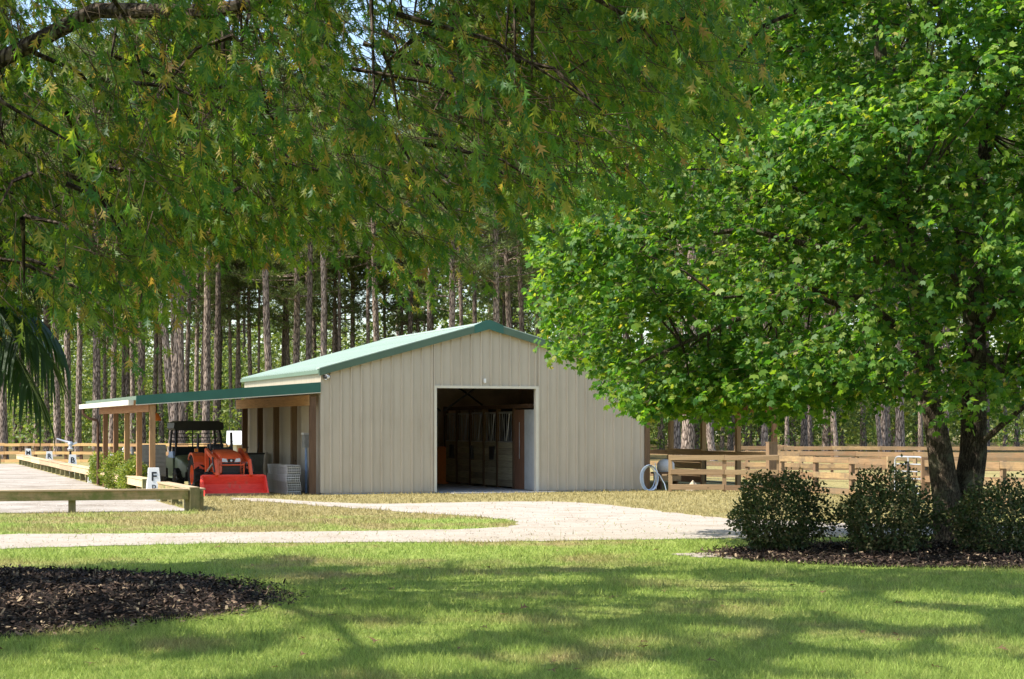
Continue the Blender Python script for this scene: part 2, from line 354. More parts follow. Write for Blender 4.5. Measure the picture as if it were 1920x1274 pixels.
# ------------------------------------------------------------------ barn (local frame: x along the front, y into the depth)
TH = R(20.2); CT, ST = math.cos(TH), math.sin(TH)
B0 = Vector((-5.08, 49.8, 0)); W, L, SL = 9.37, 9.75, 0.277
ZE = 3.30
def bp(x, y, z=0): return (B0.x+CT*x-ST*y, B0.y+ST*x+CT*y, z)
barn = thing('barn', 'tan ribbed metal barn with green gable roof and open doorway', 'barn', B0, TH)
DX0, DX1, DZ = 3.18, 6.14, 2.90
def zt(x): return ZE-0.03+SL*min(x, W-x)
def wall_panel(x0, x1, zb, name='wall_panel', flip=False):
    prof = [(x0, 0), (x0+0.012, 0), (x1-0.066, 0), (x1-0.05, -0.042), (x1-0.018, -0.042), (x1, 0.002)]
    V = []; n = len(prof)
    for (x, y) in prof: V.append((x, y, zb)); V.append((x, y, zt(x)))
    # sheet with 4 mm of depth so that it is a solid
    for (x, y) in prof: V.append((x, y+0.004, zb)); V.append((x, y+0.004, zt(x)))
    Fc = [(2*i, 2*i+2, 2*i+3, 2*i+1) for i in range(n-1)]+[(2*n+2*i, 2*n+2*i+1, 2*n+2*i+3, 2*n+2*i+2) for i in range(n-1)]
    m = MB(); m.add(V, Fc); me = bpy.data.meshes.new(name); me.from_pydata(m.v, [], m.f); return obj(name, me, M['tan'], barn)
NP = 33; xs = [W*i/NP for i in range(NP+1)]
for i in range(NP):
    a, b = xs[i], xs[i+1]
    mid = (a+b)/2
    if b <= DX0+0.02 or a >= DX1-0.02: wall_panel(a, b-0.001, 0.05)
    elif a < DX0 < b: wall_panel(a, DX0, 0.05); wall_panel(DX0+0.001, b-0.001, DZ)
    elif a < DX1 < b: wall_panel(a, DX1-0.001, DZ); wall_panel(DX1, b-0.001, 0.05)
    else: wall_panel(a, b-0.001, DZ)
# cores and liners
for nm, poly in (('front_wall_liner', [(0.01, 0.03), (DX0-0.01, 0.03), (DX0-0.01, DZ+0.01), (DX1+0.01, DZ+0.01), (DX1+0.01, 0.03), (W-0.01, 0.03), (W-0.01, ZE-0.05), (W/2, ZE-0.05+SL*W/2), (0.01, ZE-0.05)]),):
    MB().prism(poly, 'y', 0.012, 0.11).build(nm, M['inner'], barn)
MB().prism([(0.01, 0.03), (W-0.01, 0.03), (W-0.01, ZE-0.05), (W/2, ZE-0.05+SL*W/2), (0.01, ZE-0.05)], 'y', L-0.11, L-0.012).build('back_wall', M['inner'], barn)
part_box('side_wall_liner', (0.012, 0.115, 0.03), (0.11, L-0.115, ZE-0.06), M['inner'], barn)
part_box('side_wall_liner', (W-0.11, 0.115, 0.03), (W-0.012, L-0.115, ZE-0.06), M['inner'], barn)
NS = 34
sp = MB(); w_ = L/NS
for k in range(2):
    x0 = -w_/2+k*w_/2
    prof = [(x0, 0), (x0+w_/2-0.055, 0), (x0+w_/2-0.042, -0.026), (x0+w_/2-0.014, -0.026), (x0+w_/2, 0)]
    V = [(x, y, z) for (x, y) in prof for z in (0.05, ZE-0.02)]; sp.add(V, [(2*i, 2*i+2, 2*i+3, 2*i+1) for i in range(4)])
side_me = bpy.data.meshes.new('side_wall_panel'); side_me.from_pydata(sp.v, [], sp.f); side_me.materials.append(M['tan'])
for k in range(NS):
    obj('side_wall_panel', side_me, None, barn, (0, L-(k+0.5)*w_, 0), (0, 0, -R(90)))
    obj('side_wall_panel', side_me, None, barn, (W, (k+0.5)*w_, 0), (0, 0, R(90)))
part_box('corner_trim', (-0.035, -0.034, 0.05), (0.06, -0.003, ZE-0.02), M['tan'], barn)
part_box('corner_trim', (W-0.06, -0.034, 0.05), (W+0.035, -0.003, ZE-0.02), M['tan'], barn)
# doorway trim
part_box('door_jamb', (DX0-0.03, -0.045, 0.03), (DX0+0.035, 0.112, DZ+0.04), M['cream'], barn)
part_box('door_jamb', (DX1-0.035, -0.045, 0.03), (DX1+0.05, 0.112, DZ+0.04), M['cream'], barn)
part_box('door_header', (DX0+0.037, -0.045, DZ-0.03), (DX1-0.037, 0.112, DZ+0.04), M['cream'], barn)
part_box('door_light', (4.57, -0.10, DZ+0.12), (4.62, -0.032, DZ+0.24), M['white'], barn)
# roof
OV = 0.07; ln = math.sqrt(1+SL*SL); hw = W/2+OV; sl_len = hw*ln
rp = MB(); rw = (L+0.2)/34
prof = [(-rw/2, 0), (rw/2-0.07, 0), (rw/2-0.052, 0.03), (rw/2-0.018, 0.03), (rw/2, 0)]
V = [(s_, y, z) for (y, z) in prof for s_ in (0.0, sl_len-0.04)]+[(s_, y, z-0.006) for (y, z) in prof for s_ in (0.0, sl_len-0.04)]
rp.add(V, [(2*i, 2*i+1, 2*i+3, 2*i+2) for i in range(4)]+[(10+2*i, 12+2*i, 13+2*i, 11+2*i) for i in range(4)])
roof_me = bpy.data.meshes.new('roof_panel'); roof_me.from_pydata(rp.v, [], rp.f); roof_me.materials.append(M['roof'])
ang = math.atan(SL)
for k in range(34):
    y = -0.1+(k+0.5)*rw
    obj('roof_panel', roof_me, None, barn, (-OV, y, ZE-OV*SL+0.06), (0, -ang, 0))
    obj('roof_panel', roof_me, None, barn, (W+OV, y, ZE-OV*SL+0.06), (0, -ang, R(180)))
MB().prism([(-OV+0.02, ZE-OV*SL), (W/2, ZE+SL*W/2), (W+OV-0.02, ZE-OV*SL), (W+OV-0.02, ZE-OV*SL+0.045), (W/2, ZE+SL*W/2+0.045), (-OV+0.02, ZE-OV*SL+0.045)], 'y', -0.06, L+0.06).build('roof_deck', M['inner'], barn)
zr = ZE+SL*W/2
for s_ in (-1, 1):
    def xx(t): return W/2+s_*t
    pol = [(xx(0.42), zr-0.42*SL-0.10), (xx(hw+0.03), zr-(hw+0.03)*SL-0.10), (xx(hw+0.03), zr-(hw+0.03)*SL+0.085), (xx(0.42), zr-0.42*SL+0.085)]
    MB().prism(pol, 'y', -0.16, -0.115).build('rake_trim', M['trim2'], barn)
    pol2 = [(xx(0.42), zr-0.42*SL+0.088), (xx(hw+0.03), zr-(hw+0.03)*SL+0.088), (xx(hw+0.03), zr-(hw+0.03)*SL+0.112), (xx(0.42), zr-0.42*SL+0.112)]
    MB().prism(pol2, 'y', -0.162, 0.14).build('rake_cap', M['roof'], barn)
    xe = W/2+s_*(hw+0.02)
    part_box('eave_trim', (xe-0.02, -0.11, ZE-OV*SL-0.05), (xe+0.02, L+0.1, ZE-OV*SL+0.055), M['trim2'], barn)
MB().prism([(W/2-0.418, zr-0.42*SL-0.11), (W/2, zr-0.105), (W/2+0.418, zr-0.42*SL-0.11), (W/2+0.418, zr-0.42*SL+0.12), (W/2+0.1, zr+0.13), (W/2, zr+0.155), (W/2-0.1, zr+0.13), (W/2-0.418, zr-0.42*SL+0.12)], 'y', -0.175, -0.117).build('ridge_end_cap', M['trim'], barn)
MB().prism([(W/2-0.2, zr+0.038), (W/2, zr+0.10), (W/2+0.2, zr+0.038), (W/2+0.2, zr+0.05), (W/2, zr+0.115), (W/2-0.2, zr+0.05)], 'y', -0.115, L+0.1).build('ridge_cap', M['roof'], barn)
# floor, apron
part_box('floor_slab', (0.0, 0.0, 0.0), (W, L, 0.028), M['concrete'], barn)
part_box('door_apron', (DX0+0.35, -0.55, 0.0), (DX1+0.35, -0.005, 0.022), M['concrete'], barn)
# inside: the stall front along the aisle, doors, braces
SX = 6.22
for y in (1.95, 3.35, 4.55, 5.8, 7.1, 8.3):
    part_box('stall_post', (SX-0.06, y-0.06, 0.03), (SX+0.06, y+0.06, 2.34), M['darkpost'], barn)
ys = [1.95, 3.35, 4.55, 5.8, 7.1, 8.3]
for a, b in zip(ys[:-1], ys[1:]):
    for k in range(7):
        z0 = 0.08+k*0.185
        part_box('stall_board', (SX-0.03+random.uniform(-.006, .006), a+0.065, z0), (SX+0.015, b-0.065, z0+0.175), M['stall'], barn)
    g = MB()
    for k in range(7):
        y = a+0.12+(b-a-0.24)*k/6; g.tube([(SX, y, 1.38), (SX, y, 2.22)], 0.010, 5)
    g.b2((SX-0.02, a+0.065, 2.20), (SX+0.02, b-0.065, 2.26)); g.b2((SX-0.02, a+0.065, 1.36), (SX+0.02, b-0.065, 1.40))
    g.tube([(SX-0.02, (a+b)/2-0.3, 2.2), (SX-0.02, (a+b)/2-0.05, 1.4)], 0.014, 5); g.tube([(SX-0.02, (a+b)/2+0.3, 2.2), (SX-0.02, (a+b)/2+0.05, 1.4)], 0.014, 5)
    g.build('stall_grille', M['steel'], barn)
part_box('stall_back', (SX+1.9, 1.2, 0.03), (SX+1.96, L-0.13, 2.5), M['darksteel'], barn)
part_box('stall_header', (SX-0.07, 0.62, 2.345), (SX+0.07, 8.37, 2.46), M['darkpost'], barn)
part_box('tack_room_door', (SX-0.04, 1.05, 0.04), (SX+0.01, 1.87, 2.30), M['brown'], barn)
MB().tube([(SX-0.06, 1.42, 0.9), (SX-0.06, 1.42, 1.95)], 0.012, 6).build('door_pole', M['steel'], barn)
part_box('white_door', (SX-0.05, 0.14, 0.04), (SX, 1.04, 2.30), M['dullwhite'], barn)
for k in range(3):
    part_box('halter', (SX-0.10, 3.6+k*1.9, 0.85), (SX-0.045, 3.85+k*1.9, 1.25), M['darksteel'], barn, 0.03)
for (a, b) in (((3.4, 4.6, 3.1), (4.9, 4.8, 2.3)), ((6.1, 4.6, 3.1), (5.0, 4.8, 2.3)), ((6.0, 7, 3.2), (7.0, 7, 2.5))):
    MB().tube([a, b], 0.03, 6).build('brace', M['darksteel'], barn)
part_box('crossbeam', (0.2, 8.9, 1.85), (SX-0.1, 9.05, 2.0), M['darkpost'], barn)
part_box('back_partition', (2.6, 9.06, 0.03), (SX-0.1, 9.12, 1.84), M['stall'], barn)

barrel = thing('jump_wing', 'upright orange plastic pole block standing in the dark barn aisle', 'jump block', bp(5.78, 7.5, 0.03), TH)
MB().prism([(-0.15, 0.0), (0.15, 0.0), (0.14, 0.06), (0.14, 1.12), (0.10, 1.17), (-0.10, 1.17), (-0.14, 1.12), (-0.14, 0.06)], 'y', -0.1, 0.1).build('block_body', M['orange'], barrel)
part_box('foot', (-0.2, -0.16, 0.0), (0.2, 0.16, 0.05), M['orange'], barrel)

# floodlight on the corner
fl = thing('floodlight', 'twin-head security floodlight fixed under the barn roof corner', 'light', bp(0.1, -0.037, 3.14), TH)
part_box('mount', (-0.05, -0.05, -0.05), (0.05, 0.0, 0.06), M['darksteel'], fl)
for s_ in (-1, 1):
    m = MB(); m.lathe([(0.0, -0.02), (0.04, -0.02), (0.075, 0.10), (0.0, 0.09)], 'y', (0, 0, 0), 12)
    m.v = [tuple(Matrix.Rotation(-s_*R(60), 3, 'Z') @ Matrix.Rotation(R(180), 3, 'Z') @ Vector(v)+Vector((s_*0.06, -0.06, 0.0))) for v in m.v]
    m.build('lamp_head', M['white'] if s_ > 0 else M['darksteel'], fl, True)

# ------------------------------------------------------------------ lean-to on the left
def lean_to(name, label, side, width, zhi, zlo, post_y, post_x, wall_posts, eave_ext):
    lt = thing(name, label, 'lean-to', B0, TH)
    def X(t): return -t if side < 0 else W+t
    sgn = side
    dz = (zhi-zlo)/width; n = 34; pw = (L+0.1)/n
    prof = [(-pw/2, 0), (-pw/2+0.06, 0), (-pw/2+0.075, 0.022), (-0.03, 0.022), (-0.015, 0), (0.06, 0), (0.075, 0.022), (pw/2-0.016, 0.022), (pw/2, 0)]
    V = [(s_, y, z) for (y, z) in prof for s_ in (0, 1)]+[(s_, y, z-0.008) for (y, z) in prof for s_ in (0, 1)]
    k_ = len(prof)
    Vs = [((X(0.05) if v[0] == 0 else X(width)), v[1], (zhi-0.02 if v[0] == 0 else zlo-0.02)+v[2]) for v in V]
    me = bpy.data.meshes.new('roof_panel'); me.from_pydata(Vs, [], [(2*i, 2*i+1, 2*i+3, 2*i+2) for i in range(k_-1)]+[(2*k_+2*i, 2*k_+2*i+2, 2*k_+2*i+3, 2*k_+2*i+1) for i in range(k_-1)]); me.materials.append(M['roof'])
    for k in range(n): obj('roof_panel', me, None, lt, (0, -0.03+(k+0.5)*pw, 0))
    pol = [(X(0.045), zhi-0.255), (X(width+0.02), zlo-0.215), (X(width+0.02), zlo+0.012), (X(0.045), zhi+0.012)]
    MB().prism(pol, 'y', -0.085, -0.04).build('fascia', M['trim'], lt)
    pol = [(X(0.045), zhi-0.275), (X(width+0.02), zlo-0.235), (X(width+0.02), zlo-0.218), (X(0.045), zhi-0.258)]
    MB().prism(pol, 'y', -0.085, -0.02).build('drip_edge', M['cream'], lt)
    part_box('eave_trim', (X(width+0.02), -0.035, zlo-0.10), (X(width), L+0.07, zlo+0.004), M['trim2'], lt)
    for k in range(5):
        q = 0.25+k*(width-0.5)/4; z = zhi-q*dz-0.05
        part_box('purlin', (X(q-0.02), -0.01, z-0.13), (X(q+0.02), L+0.03, z), M['beam'], lt)
    hb = zlo-0.20
    for y in post_y:
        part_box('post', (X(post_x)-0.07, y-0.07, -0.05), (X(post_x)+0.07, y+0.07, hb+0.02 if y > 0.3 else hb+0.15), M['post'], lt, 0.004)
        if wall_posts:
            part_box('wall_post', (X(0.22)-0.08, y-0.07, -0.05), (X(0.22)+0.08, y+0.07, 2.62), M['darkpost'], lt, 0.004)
    part_box('eave_beam', (X(post_x)-0.095, 0.10, hb-0.20), (X(post_x)-0.072, L-0.4, hb+0.03), M['beam'], lt)
    part_box('eave_beam', (X(post_x)+0.072, 0.10, hb-0.20), (X(post_x)+0.095, L-0.4, hb+0.03), M['beam'], lt)
    if wall_posts:
        part_box('wall_beam', (X(0.305), 0.09, 2.38), (X(0.335), L-0.3, 2.66), M['beam'], lt)
    return lt, X, hb
left, LX, hb = lean_to('lean_to_shed', 'open lean-to with green fascia and wooden posts sheltering the tractor', -1, 4.9, 2.99, 2.60, (0.1, 2.25, 4.4, 6.55, 8.7), 4.48, True, 0.4)
g = MB(); gx = -4.97
g.b2((gx-0.12, 0.05, 2.37), (gx, L+0.2, 2.385)); g.b2((gx-0.135, 0.05, 2.37), (gx-0.12, L+0.2, 2.50)); g.b2((gx-0.015, 0.05, 2.386), (gx, L+0.2, 2.50))
g.b2((gx-0.135, 0.03, 2.37), (gx, 0.048, 2.50)); g.build('gutter', M['cream'], left)
MB().tube([(gx-0.06, L-0.2, 2.37), (gx-0.06, L-0.2, 2.22), (gx+0.1, L-0.25, 2.08), (gx+0.33, L-0.35, 2.02), (gx+0.36, L-0.38, 1.9), (gx+0.36, L-0.38, 0.05)], 0.045, 8).build('downspout', M['darkpost'], left)
right, RX, hb2 = lean_to('run_in_shed', 'shaded lean-to with brown posts along the barn wall away from the tractor', 1, 4.4, 2.99, 2.62, (0.0, 2.3, 4.7, 7.1, 9.45), 4.2, False, 0.3)
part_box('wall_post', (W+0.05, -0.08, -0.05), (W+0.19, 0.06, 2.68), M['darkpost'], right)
for k in range(5):
    part_box('stall_board', (RX(4.2)-0.11, 4.63, 0.06+k*0.215), (RX(4.2)-0.075, 7.17, 0.06+k*0.215+0.20), M['beam'], right, 0.005)
for (a, b) in ((7.17, 9.5), (2.3, 4.63), (0.07, 2.3)):
    part_box('side_rail', (RX(4.2)-0.11, a, 0.93), (RX(4.2)-0.075, b-0.002, 1.07), M['beam'], right, 0.006)
for k in range(3):
    part_box('back_rail', (W+0.2, 9.40, 0.2+k*0.4), (RX(4.2)-0.12, 9.44, 0.34+k*0.4), M['beam'], right, 0.006)
# wire gate in the run-in
wg = thing('wire_gate', 'thin dark framed wire mesh gate hung between lean-to posts', 'gate', bp(RX(4.25), 2.4, 0), TH)
g = MB(); g.tube([(0, 0, 0.1), (0, 0, 0.92)], 0.018, 6); g.tube([(0, 2.2, 0.1), (0, 2.2, 0.92)], 0.018, 6); g.tube([(0, 0, 0.92), (0, 2.2, 0.92)], 0.018, 6); g.tube([(0, 0, 0.1), (0, 2.2, 0.1)], 0.018, 6)
g.build('frame', M['darksteel'], wg)
g = MB()
for k in range(1, 22): g.tube([(0, k*0.1, 0.1), (0, k*0.1, 0.92)], 0.003, 3, False)
for k in range(1, 8): g.tube([(0, 0, 0.1+k*0.1), (0, 2.2, 0.1+k*0.1)], 0.003, 3, False)
g.build('wire_mesh', M['steel'], wg)

# ------------------------------------------------------------------ fences
def fence(name, label, pts, heights, bh, mat, pmat, ph, ptop=0.03, group=None, thick=0.035, front=True, post_w=0.11, jit=0.006, solid_posts=True):
    """pts = post positions (x, y); one board per bay and height"""
    base = Vector((pts[0][0], pts[0][1], 0)); f = thing(name, label, 'fence', base, 0, group)
    for (x, y) in pts:
        q = Vector((x, y, 0))-base
        a = math.atan2(pts[-1][1]-pts[0][1], pts[-1][0]-pts[0][0])
        MB().box((q.x, q.y, (ph-0.1)/2), (post_w, post_w, ph+0.1), Matrix.Rotation(a, 3, 'Z'), 0.004).build('post', pmat, f)
    for (x0, y0), (x1, y1) in zip(pts[:-1], pts[1:]):
        a = Vector((x0, y0, 0))-base; b = Vector((x1, y1, 0))-base; d = (b-a).normalized(); n = Vector((d.y, -d.x, 0))
        if n.y > 0: n = -n
        if not front: n = -n
        off = n*(post_w/2+thick/2+0.003)
        for h in heights:
            z = h-bh/2+random.uniform(-0.012, 0.012)
            MB().bar(a+off+Vector((0, 0, z))+d*0.004, b+off+Vector((0, 0, z+random.uniform(-0.012, 0.012)))-d*0.004, thick, bh, (0, 0, 1), jit).build('board', mat, f)
    return f
def XY(px, d): return ((px-960)/F_PX*d, d)
def line(p0, p1, n): return [(p0[0]+(p1[0]-p0[0])*k/n, p0[1]+(p1[1]-p0[1])*k/n) for k in range(n+1)]
FW, FP = M['fencewood'], M['fencepost']
M['shadewood'] = wood('shaded_fence_wood', (0.27, 0.18, 0.10), False, 0.25)  # copy of the fence wood with the shade put into its colour
fence('board_fence', 'three-board wooden fence from the lean-to corner past the hose', line(XY(1257, 52.2), XY(1460, 51.8), 2), (1.02, 0.62, 0.20), 0.14, M['shadewood'], M['fencepost'], 1.03)
fence('board_fence', 'sunlit board fence between lean-to corner and metal gate', line(XY(1466, 51.4), XY(1669, 47.0), 3), (1.0, 0.60, 0.20), 0.145, FW, FP, 1.02)
fence('board_fence', 'sunlit board fence running behind the maple trunk from the metal gate', line(XY(1737, 45.6), XY(2460, 34.0), 8), (1.0, 0.60, 0.20), 0.15, FW, FP, 1.02)
fence('board_fence', 'paddock board fence standing behind the sunlit fence and gate', line(XY(1212, 67), XY(2480, 53), 11), (1.0, 0.6, 0.22), 0.15, FW, FP, 1.02)
fence('board_fence', 'farthest paddock board fence before the pines behind the maple', line(XY(1380, 76), XY(2440, 70), 11), (1.06, 0.64, 0.25), 0.14, FW, FP, 1.08)
fence('board_fence', 'paddock side fence running back from the farthest boards to the wood', line(XY(1500, 77), XY(1440, 95), 5), (1.0, 0.6), 0.14, FW, FP, 1.02)
fence('board_fence', 'long board fence along the pines beyond the riding arena', line(XY(-160, 99), XY(500, 97), 23), (1.0, 0.56, 0.16), 0.15, wood('pine_fence_wood', (0.55, 0.34, 0.155), False, 0.25), M['darkpost'], 1.0, post_w=0.14)
# heavy corner post by the fence meeting
cp = thing('corner_post', 'stout square wooden post where the two front fences meet', 'post', (*XY(1447, 52.6), 0), TH)
part_box('post_shaft', (-0.13, -0.1, -0.05), (0.13, 0.1, 1.36), M['fencepost'], cp, 0.006)
part_box('post_cap', (-0.14, -0.11, 1.362), (0.14, 0.11, 1.39), M['fencewood'], cp)
# tube gate
g0 = Vector((*XY(1678, 46.8), 0)); g1 = Vector((*XY(1731, 45.75), 0)); gl = (g1-g0).length
gate = thing('tube_gate', 'galvanised steel tube gate between two wooden fence posts', 'gate', g0, math.atan2(g1.y-g0.y, g1.x-g0.x))
m = MB(); rr = 0.14; z0, z1 = 0.16, 1.06
pts = []
for (cx, cz, a0) in ((rr, z0+rr, 180), (gl-rr, z0+rr, 270), (gl-rr, z1-rr, 0), (rr, z1-rr, 90)):
    for k in range(5):
        a = R(a0+k*22.5); pts.append((cx+rr*math.cos(a), 0, cz+rr*math.sin(a)))
pts.append(pts[0]); m.tube(pts, 0.024, 8); m.build('frame', M['steel'], gate, True)
for k in range(4): MB().tube([(0.02, 0, z0+0.18*(k+1)), (gl-0.02, 0, z0+0.18*(k+1))], 0.016, 7).build('bar', M['steel'], gate, True)
for s_ in (0.5,): part_box('brace', (gl*s_-0.03, -0.03, z0), (gl*s_+0.03, -0.02, z1), M['steel'], gate)
MB().tube([(gl*0.55, -0.04, 0.3), (gl*0.52, -0.045, 0.95)], 0.03, 6).build('chain', M['darksteel'], gate)
for px, d, lab in ((1671, 46.9, 'weathered'), (1735, 45.6, 'pale')):
    gp = thing('gate_post', 'dark hinge post beside the galvanised tube gate' if lab == 'weathered' else 'pale sawn latch post beside the galvanised tube gate', 'post', (*XY(px, d), 0), 0)
    part_box('post_shaft', (-0.10, -0.09, -0.05), (0.10, 0.09, 1.06), M['shadewood'] if lab == 'weathered' else FP, gp, 0.006)
    part_box('hinge', (-0.03, -0.11, 0.75), (0.03, -0.092, 0.83), M['darksteel'], gp)

# ------------------------------------------------------------------ riding arena
TA = 0.336; C0 = Vector((-6.77, 39.8, 0)); dl = Vector((-TA, 1, 0)).normalized(); df = Vector((-1, -0.30, 0)).normalized()
far_end = C0+dl*57.5; c3 = C0+df*22
sheet('arena_sand', ragged([tuple(p[:2]) for p in (C0+df*0.02, far_end, far_end+df*22, c3)], 0.6, 0.03), 0.005, M['sand'])
ar = thing('arena_rail', 'low weathered wooden rail round the riding arena on short posts', 'rail', C0, 0)
def arena_run(a, b, nboards, post_step, side, face_mat):
    a = Vector(a)-C0; b = Vector(b)-C0; d = (b-a); Lr = d.length; d.normalize(); n = Vector((d.y, -d.x, 0))*side
    for k in range(nboards):
        p = a+d*(Lr*k/nboards+0.012); q = a+d*(Lr*(k+1)/nboards-0.012)
        zj = random.uniform(-0.006, 0.006)
        MB().bar(p+Vector((0, 0, 0.355+zj)), q+Vector((0, 0, 0.355+zj)), 0.045, 0.185, (0, 0, 1), 0.003).build('rail_board', face_mat, ar)
        o = n*(-0.10)
        MB().bar(p+o+Vector((0, 0, 0.468+zj)), q+o+Vector((0, 0, 0.468+zj)), 0.285, 0.036, (0, 0, 1), 0.003).build('cap_board', M['railtop'], ar)
    k = 0.0
    while k <= Lr+0.01:
        p = a+d*k-n*0.115
        MB().box(p+Vector((0, 0, 0.2)), (0.15, 0.15, 0.49), Matrix.Rotation(math.atan2(d.y, d.x), 3, 'Z'), 0.004).build('post', M['railpost'], ar); k += post_step
arena_run(C0+dl*0.05, C0+dl*5.5, 1, 1.8, -1, M['railwood'])
arena_run(C0+dl*7.9, C0+dl*56.4, 10, 1.9, -1, M['railtop'])
arena_run(C0+df*0.12, C0+df*21.6, 5, 2.42, -1, M['railwood'])
arena_run(far_end+df*0.8, far_end+df*21, 5, 2.4, 1, M['railwood'])
MB().box((0, 0, 0.23), (0.2, 0.17, 0.56), Matrix.Rotation(math.atan2(df.y, df.x), 3, 'Z'), 0.004).build('post', M['railpost'], ar)
q = dl*7.75
MB().box((q.x+0.02, q.y, 0.24), (0.24, 0.16, 0.50), Matrix.Rotation(R(19), 3, 'Z'), 0.004).build('post', M['railpost'], ar)
def text_mesh(s, size, name):
    cu = bpy.data.curves.new(name, 'FONT'); cu.body = s; cu.size = size; cu.extrude = 0.003; cu.offset = size*0.022
    cu.align_x = 'CENTER'; cu.align_y = 'CENTER'
    o = bpy.data.objects.new(name, cu); col.objects.link(o); dg = bpy.context.evaluated_depsgraph_get()
    me = bpy.data.meshes.new_from_object(o.evaluated_get(dg)); bpy.data.objects.remove(o); bpy.data.curves.remove(cu); return me
def marker(px, d, big, small, h=0.76, place=''):
    x, y = XY(px, d)
    mk = thing('arena_marker', f'white tapered arena marker block with black letter {big}{place}', 'marker', (x, y, 0), R(14))
    b, t_ = 0.20, 0.125
    V = [(-b, -b, 0), (b, -b, 0), (b, b, 0), (-b, b, 0), (-t_, -t_, h), (t_, -t_, h), (t_, t_, h), (-t_, t_, h)]
    MB().add(V, [(3, 2, 1, 0), (4, 5, 6, 7), (0, 1, 5, 4), (1, 2, 6, 5), (2, 3, 7, 6), (3, 0, 4, 7)]).build('marker_body', M['white'], mk)
    tl = math.atan2(b-t_, h)
    def put(s_, size, z, side=0):
        off = b-(b-t_)*z/h+0.005; me = text_mesh(s_, size, 'letter')
        if side == 0: obj('letter', me, M['letter'], mk, (0, -off, z), (R(90)-tl, 0, 0))
        else: obj('letter', me, M['letter'], mk, (-off, 0, z), (R(90)-tl, 0, -R(90)))
    put(big, 0.30, h-0.22)
    put(big, 0.22, h-0.22, 1)
    if small: put(small, 0.14, h-0.47)
marker(288, 45.9, 'F', 'D', 0.80, ', D below')
marker(176, 60.8, 'P', None, 0.76)
marker(136, 72.5, 'B', None, 0.76)
marker(92.5, 83.2, 'R', 'I', 0.76)
marker(53, 94.8, 'M', None, 0.76)
# ------------------------------------------------------------------ tractor with front loader (front = -y in its own frame)
tr_ = thing('tractor', 'compact red-orange tractor with front loader bucket under the lean-to', 'tractor', bp(-2.32, -0.22, 0.0), TH)
def wheel(parent, x, y, r, w, rim_r, lugs=0, rim_mat='red', name='wheel', s=1):
    tp = [(rim_r, -w/2*0.8), (r*0.86, -w/2), (r*0.97, -w/2*0.8), (r, -w*0.2), (r, w*0.2), (r*0.97, w/2*0.8), (r*0.86, w/2), (rim_r, w/2*0.8)]
    m = MB(); m.lathe(tp, 'x', (0, 0, 0), 28)
    for k in range(lugs):
        for sd in (-1, 1):
            a = 2*math.pi*(k+(0.5 if sd > 0 else 0))/lugs
            c = Vector((sd*w*0.24, math.cos(a)*r*1.0, math.sin(a)*r*1.0))
            rot = Matrix.Rotation(a, 3, 'X') @ Matrix.Rotation(sd*R(35), 3, 'Y').to_3x3()
            rot = Matrix.Rotation(a, 3, 'X') @ Matrix.Rotation(-sd*R(35), 3, 'Y')
            m.box(c, (w*0.52, 0.05, 0.045), rot)
    o = m.build(name, M['rubber'], parent, True, loc=(x, y, r+0.01))
    m = MB(); m.lathe([(0.0, s*w*0.12), (rim_r*0.35, s*w*0.14), (rim_r*0.45, s*w*0.10), (rim_r*0.82, s*w*0.16), (rim_r*0.9, s*w*0.38), (rim_r*1.03, s*w*0.40), (rim_r*1.03, -s*w*0.38)], 'x', (0, 0, 0), 24)
    for k in range(6):
        a = k*math.pi/3; m.box((s*w*0.15, math.cos(a)*rim_r*0.25, math.sin(a)*rim_r*0.25), (0.03, 0.03, 0.03))
    m.build('rim', M[rim_mat], o, True); return o
RW = M['red']
for s_ in (-1, 1):
    wheel(tr_, s_*0.62, 2.45, 0.50, 0.30, 0.27, 18, 'red', 'rear_wheel', s_)
    wheel(tr_, s_*0.56, 0.98, 0.29, 0.20, 0.17, 16, 'red', 'front_wheel', s_)
# hood: stacked rounded sections along y
def loft(secs, n=14):
    m = MB(); V = []; F_ = []
    for (y, w, zb, ztop, rr) in secs:
        ring = [(-w, zb), (w, zb)]
        for k in range(n-1):
            a = math.pi*k/(n-2); e = 0.45
            c_, s2 = math.cos(a), math.sin(a)
            ring.append((w*math.copysign(abs(c_)**e, c_), ztop-rr+rr*abs(s2)**e))
        V += [(x, y, z) for x, z in ring]
    q = n+1
    for i in range(len(secs)-1):
        for k in range(q): F_.append((i*q+k, i*q+(k+1) % q, (i+1)*q+(k+1) % q, (i+1)*q+k))
    F_.append(tuple(range(q))); F_.append(tuple(range((len(secs)-1)*q, len(secs)*q)))
    m.add(V, F_); return m
loft([(0.80, 0.25, 0.60, 0.98, 0.10), (0.86, 0.29, 0.56, 1.05, 0.14), (1.05, 0.315, 0.55, 1.13, 0.16), (1.5, 0.325, 0.55, 1.18, 0.16), (1.95, 0.33, 0.55, 1.20, 0.16)]).build('hood', RW, tr_, True)
part_box('grille', (-0.235, 0.765, 0.52), (0.235, 0.797, 0.86), M['black'], tr_)
gr = MB()
for k in range(8): gr.b2((-0.225, 0.757, 0.54+k*0.038), (0.225, 0.764, 0.555+k*0.038))
gr.build('grille_slats', M['darksteel'], tr_)
for s_ in (-1, 1):
    MB().prism([(s_*0.09, 0.875), (s_*0.25, 0.885), (s_*0.24, 0.975), (s_*0.13, 0.965)], 'y', 0.775, 0.86).build('headlight', M['lens'], tr_)
part_box('badge_plate', (-0.085, 0.768, 0.875), (0.085, 0.80, 0.955), M['black'], tr_)
MB().lathe([(0.0, -0.012), (0.028, -0.01), (0.03, 0.004)], 'y', (0, 0.770, 0.915), 14).build('badge', M['lens'], tr_, True)
gd = MB()
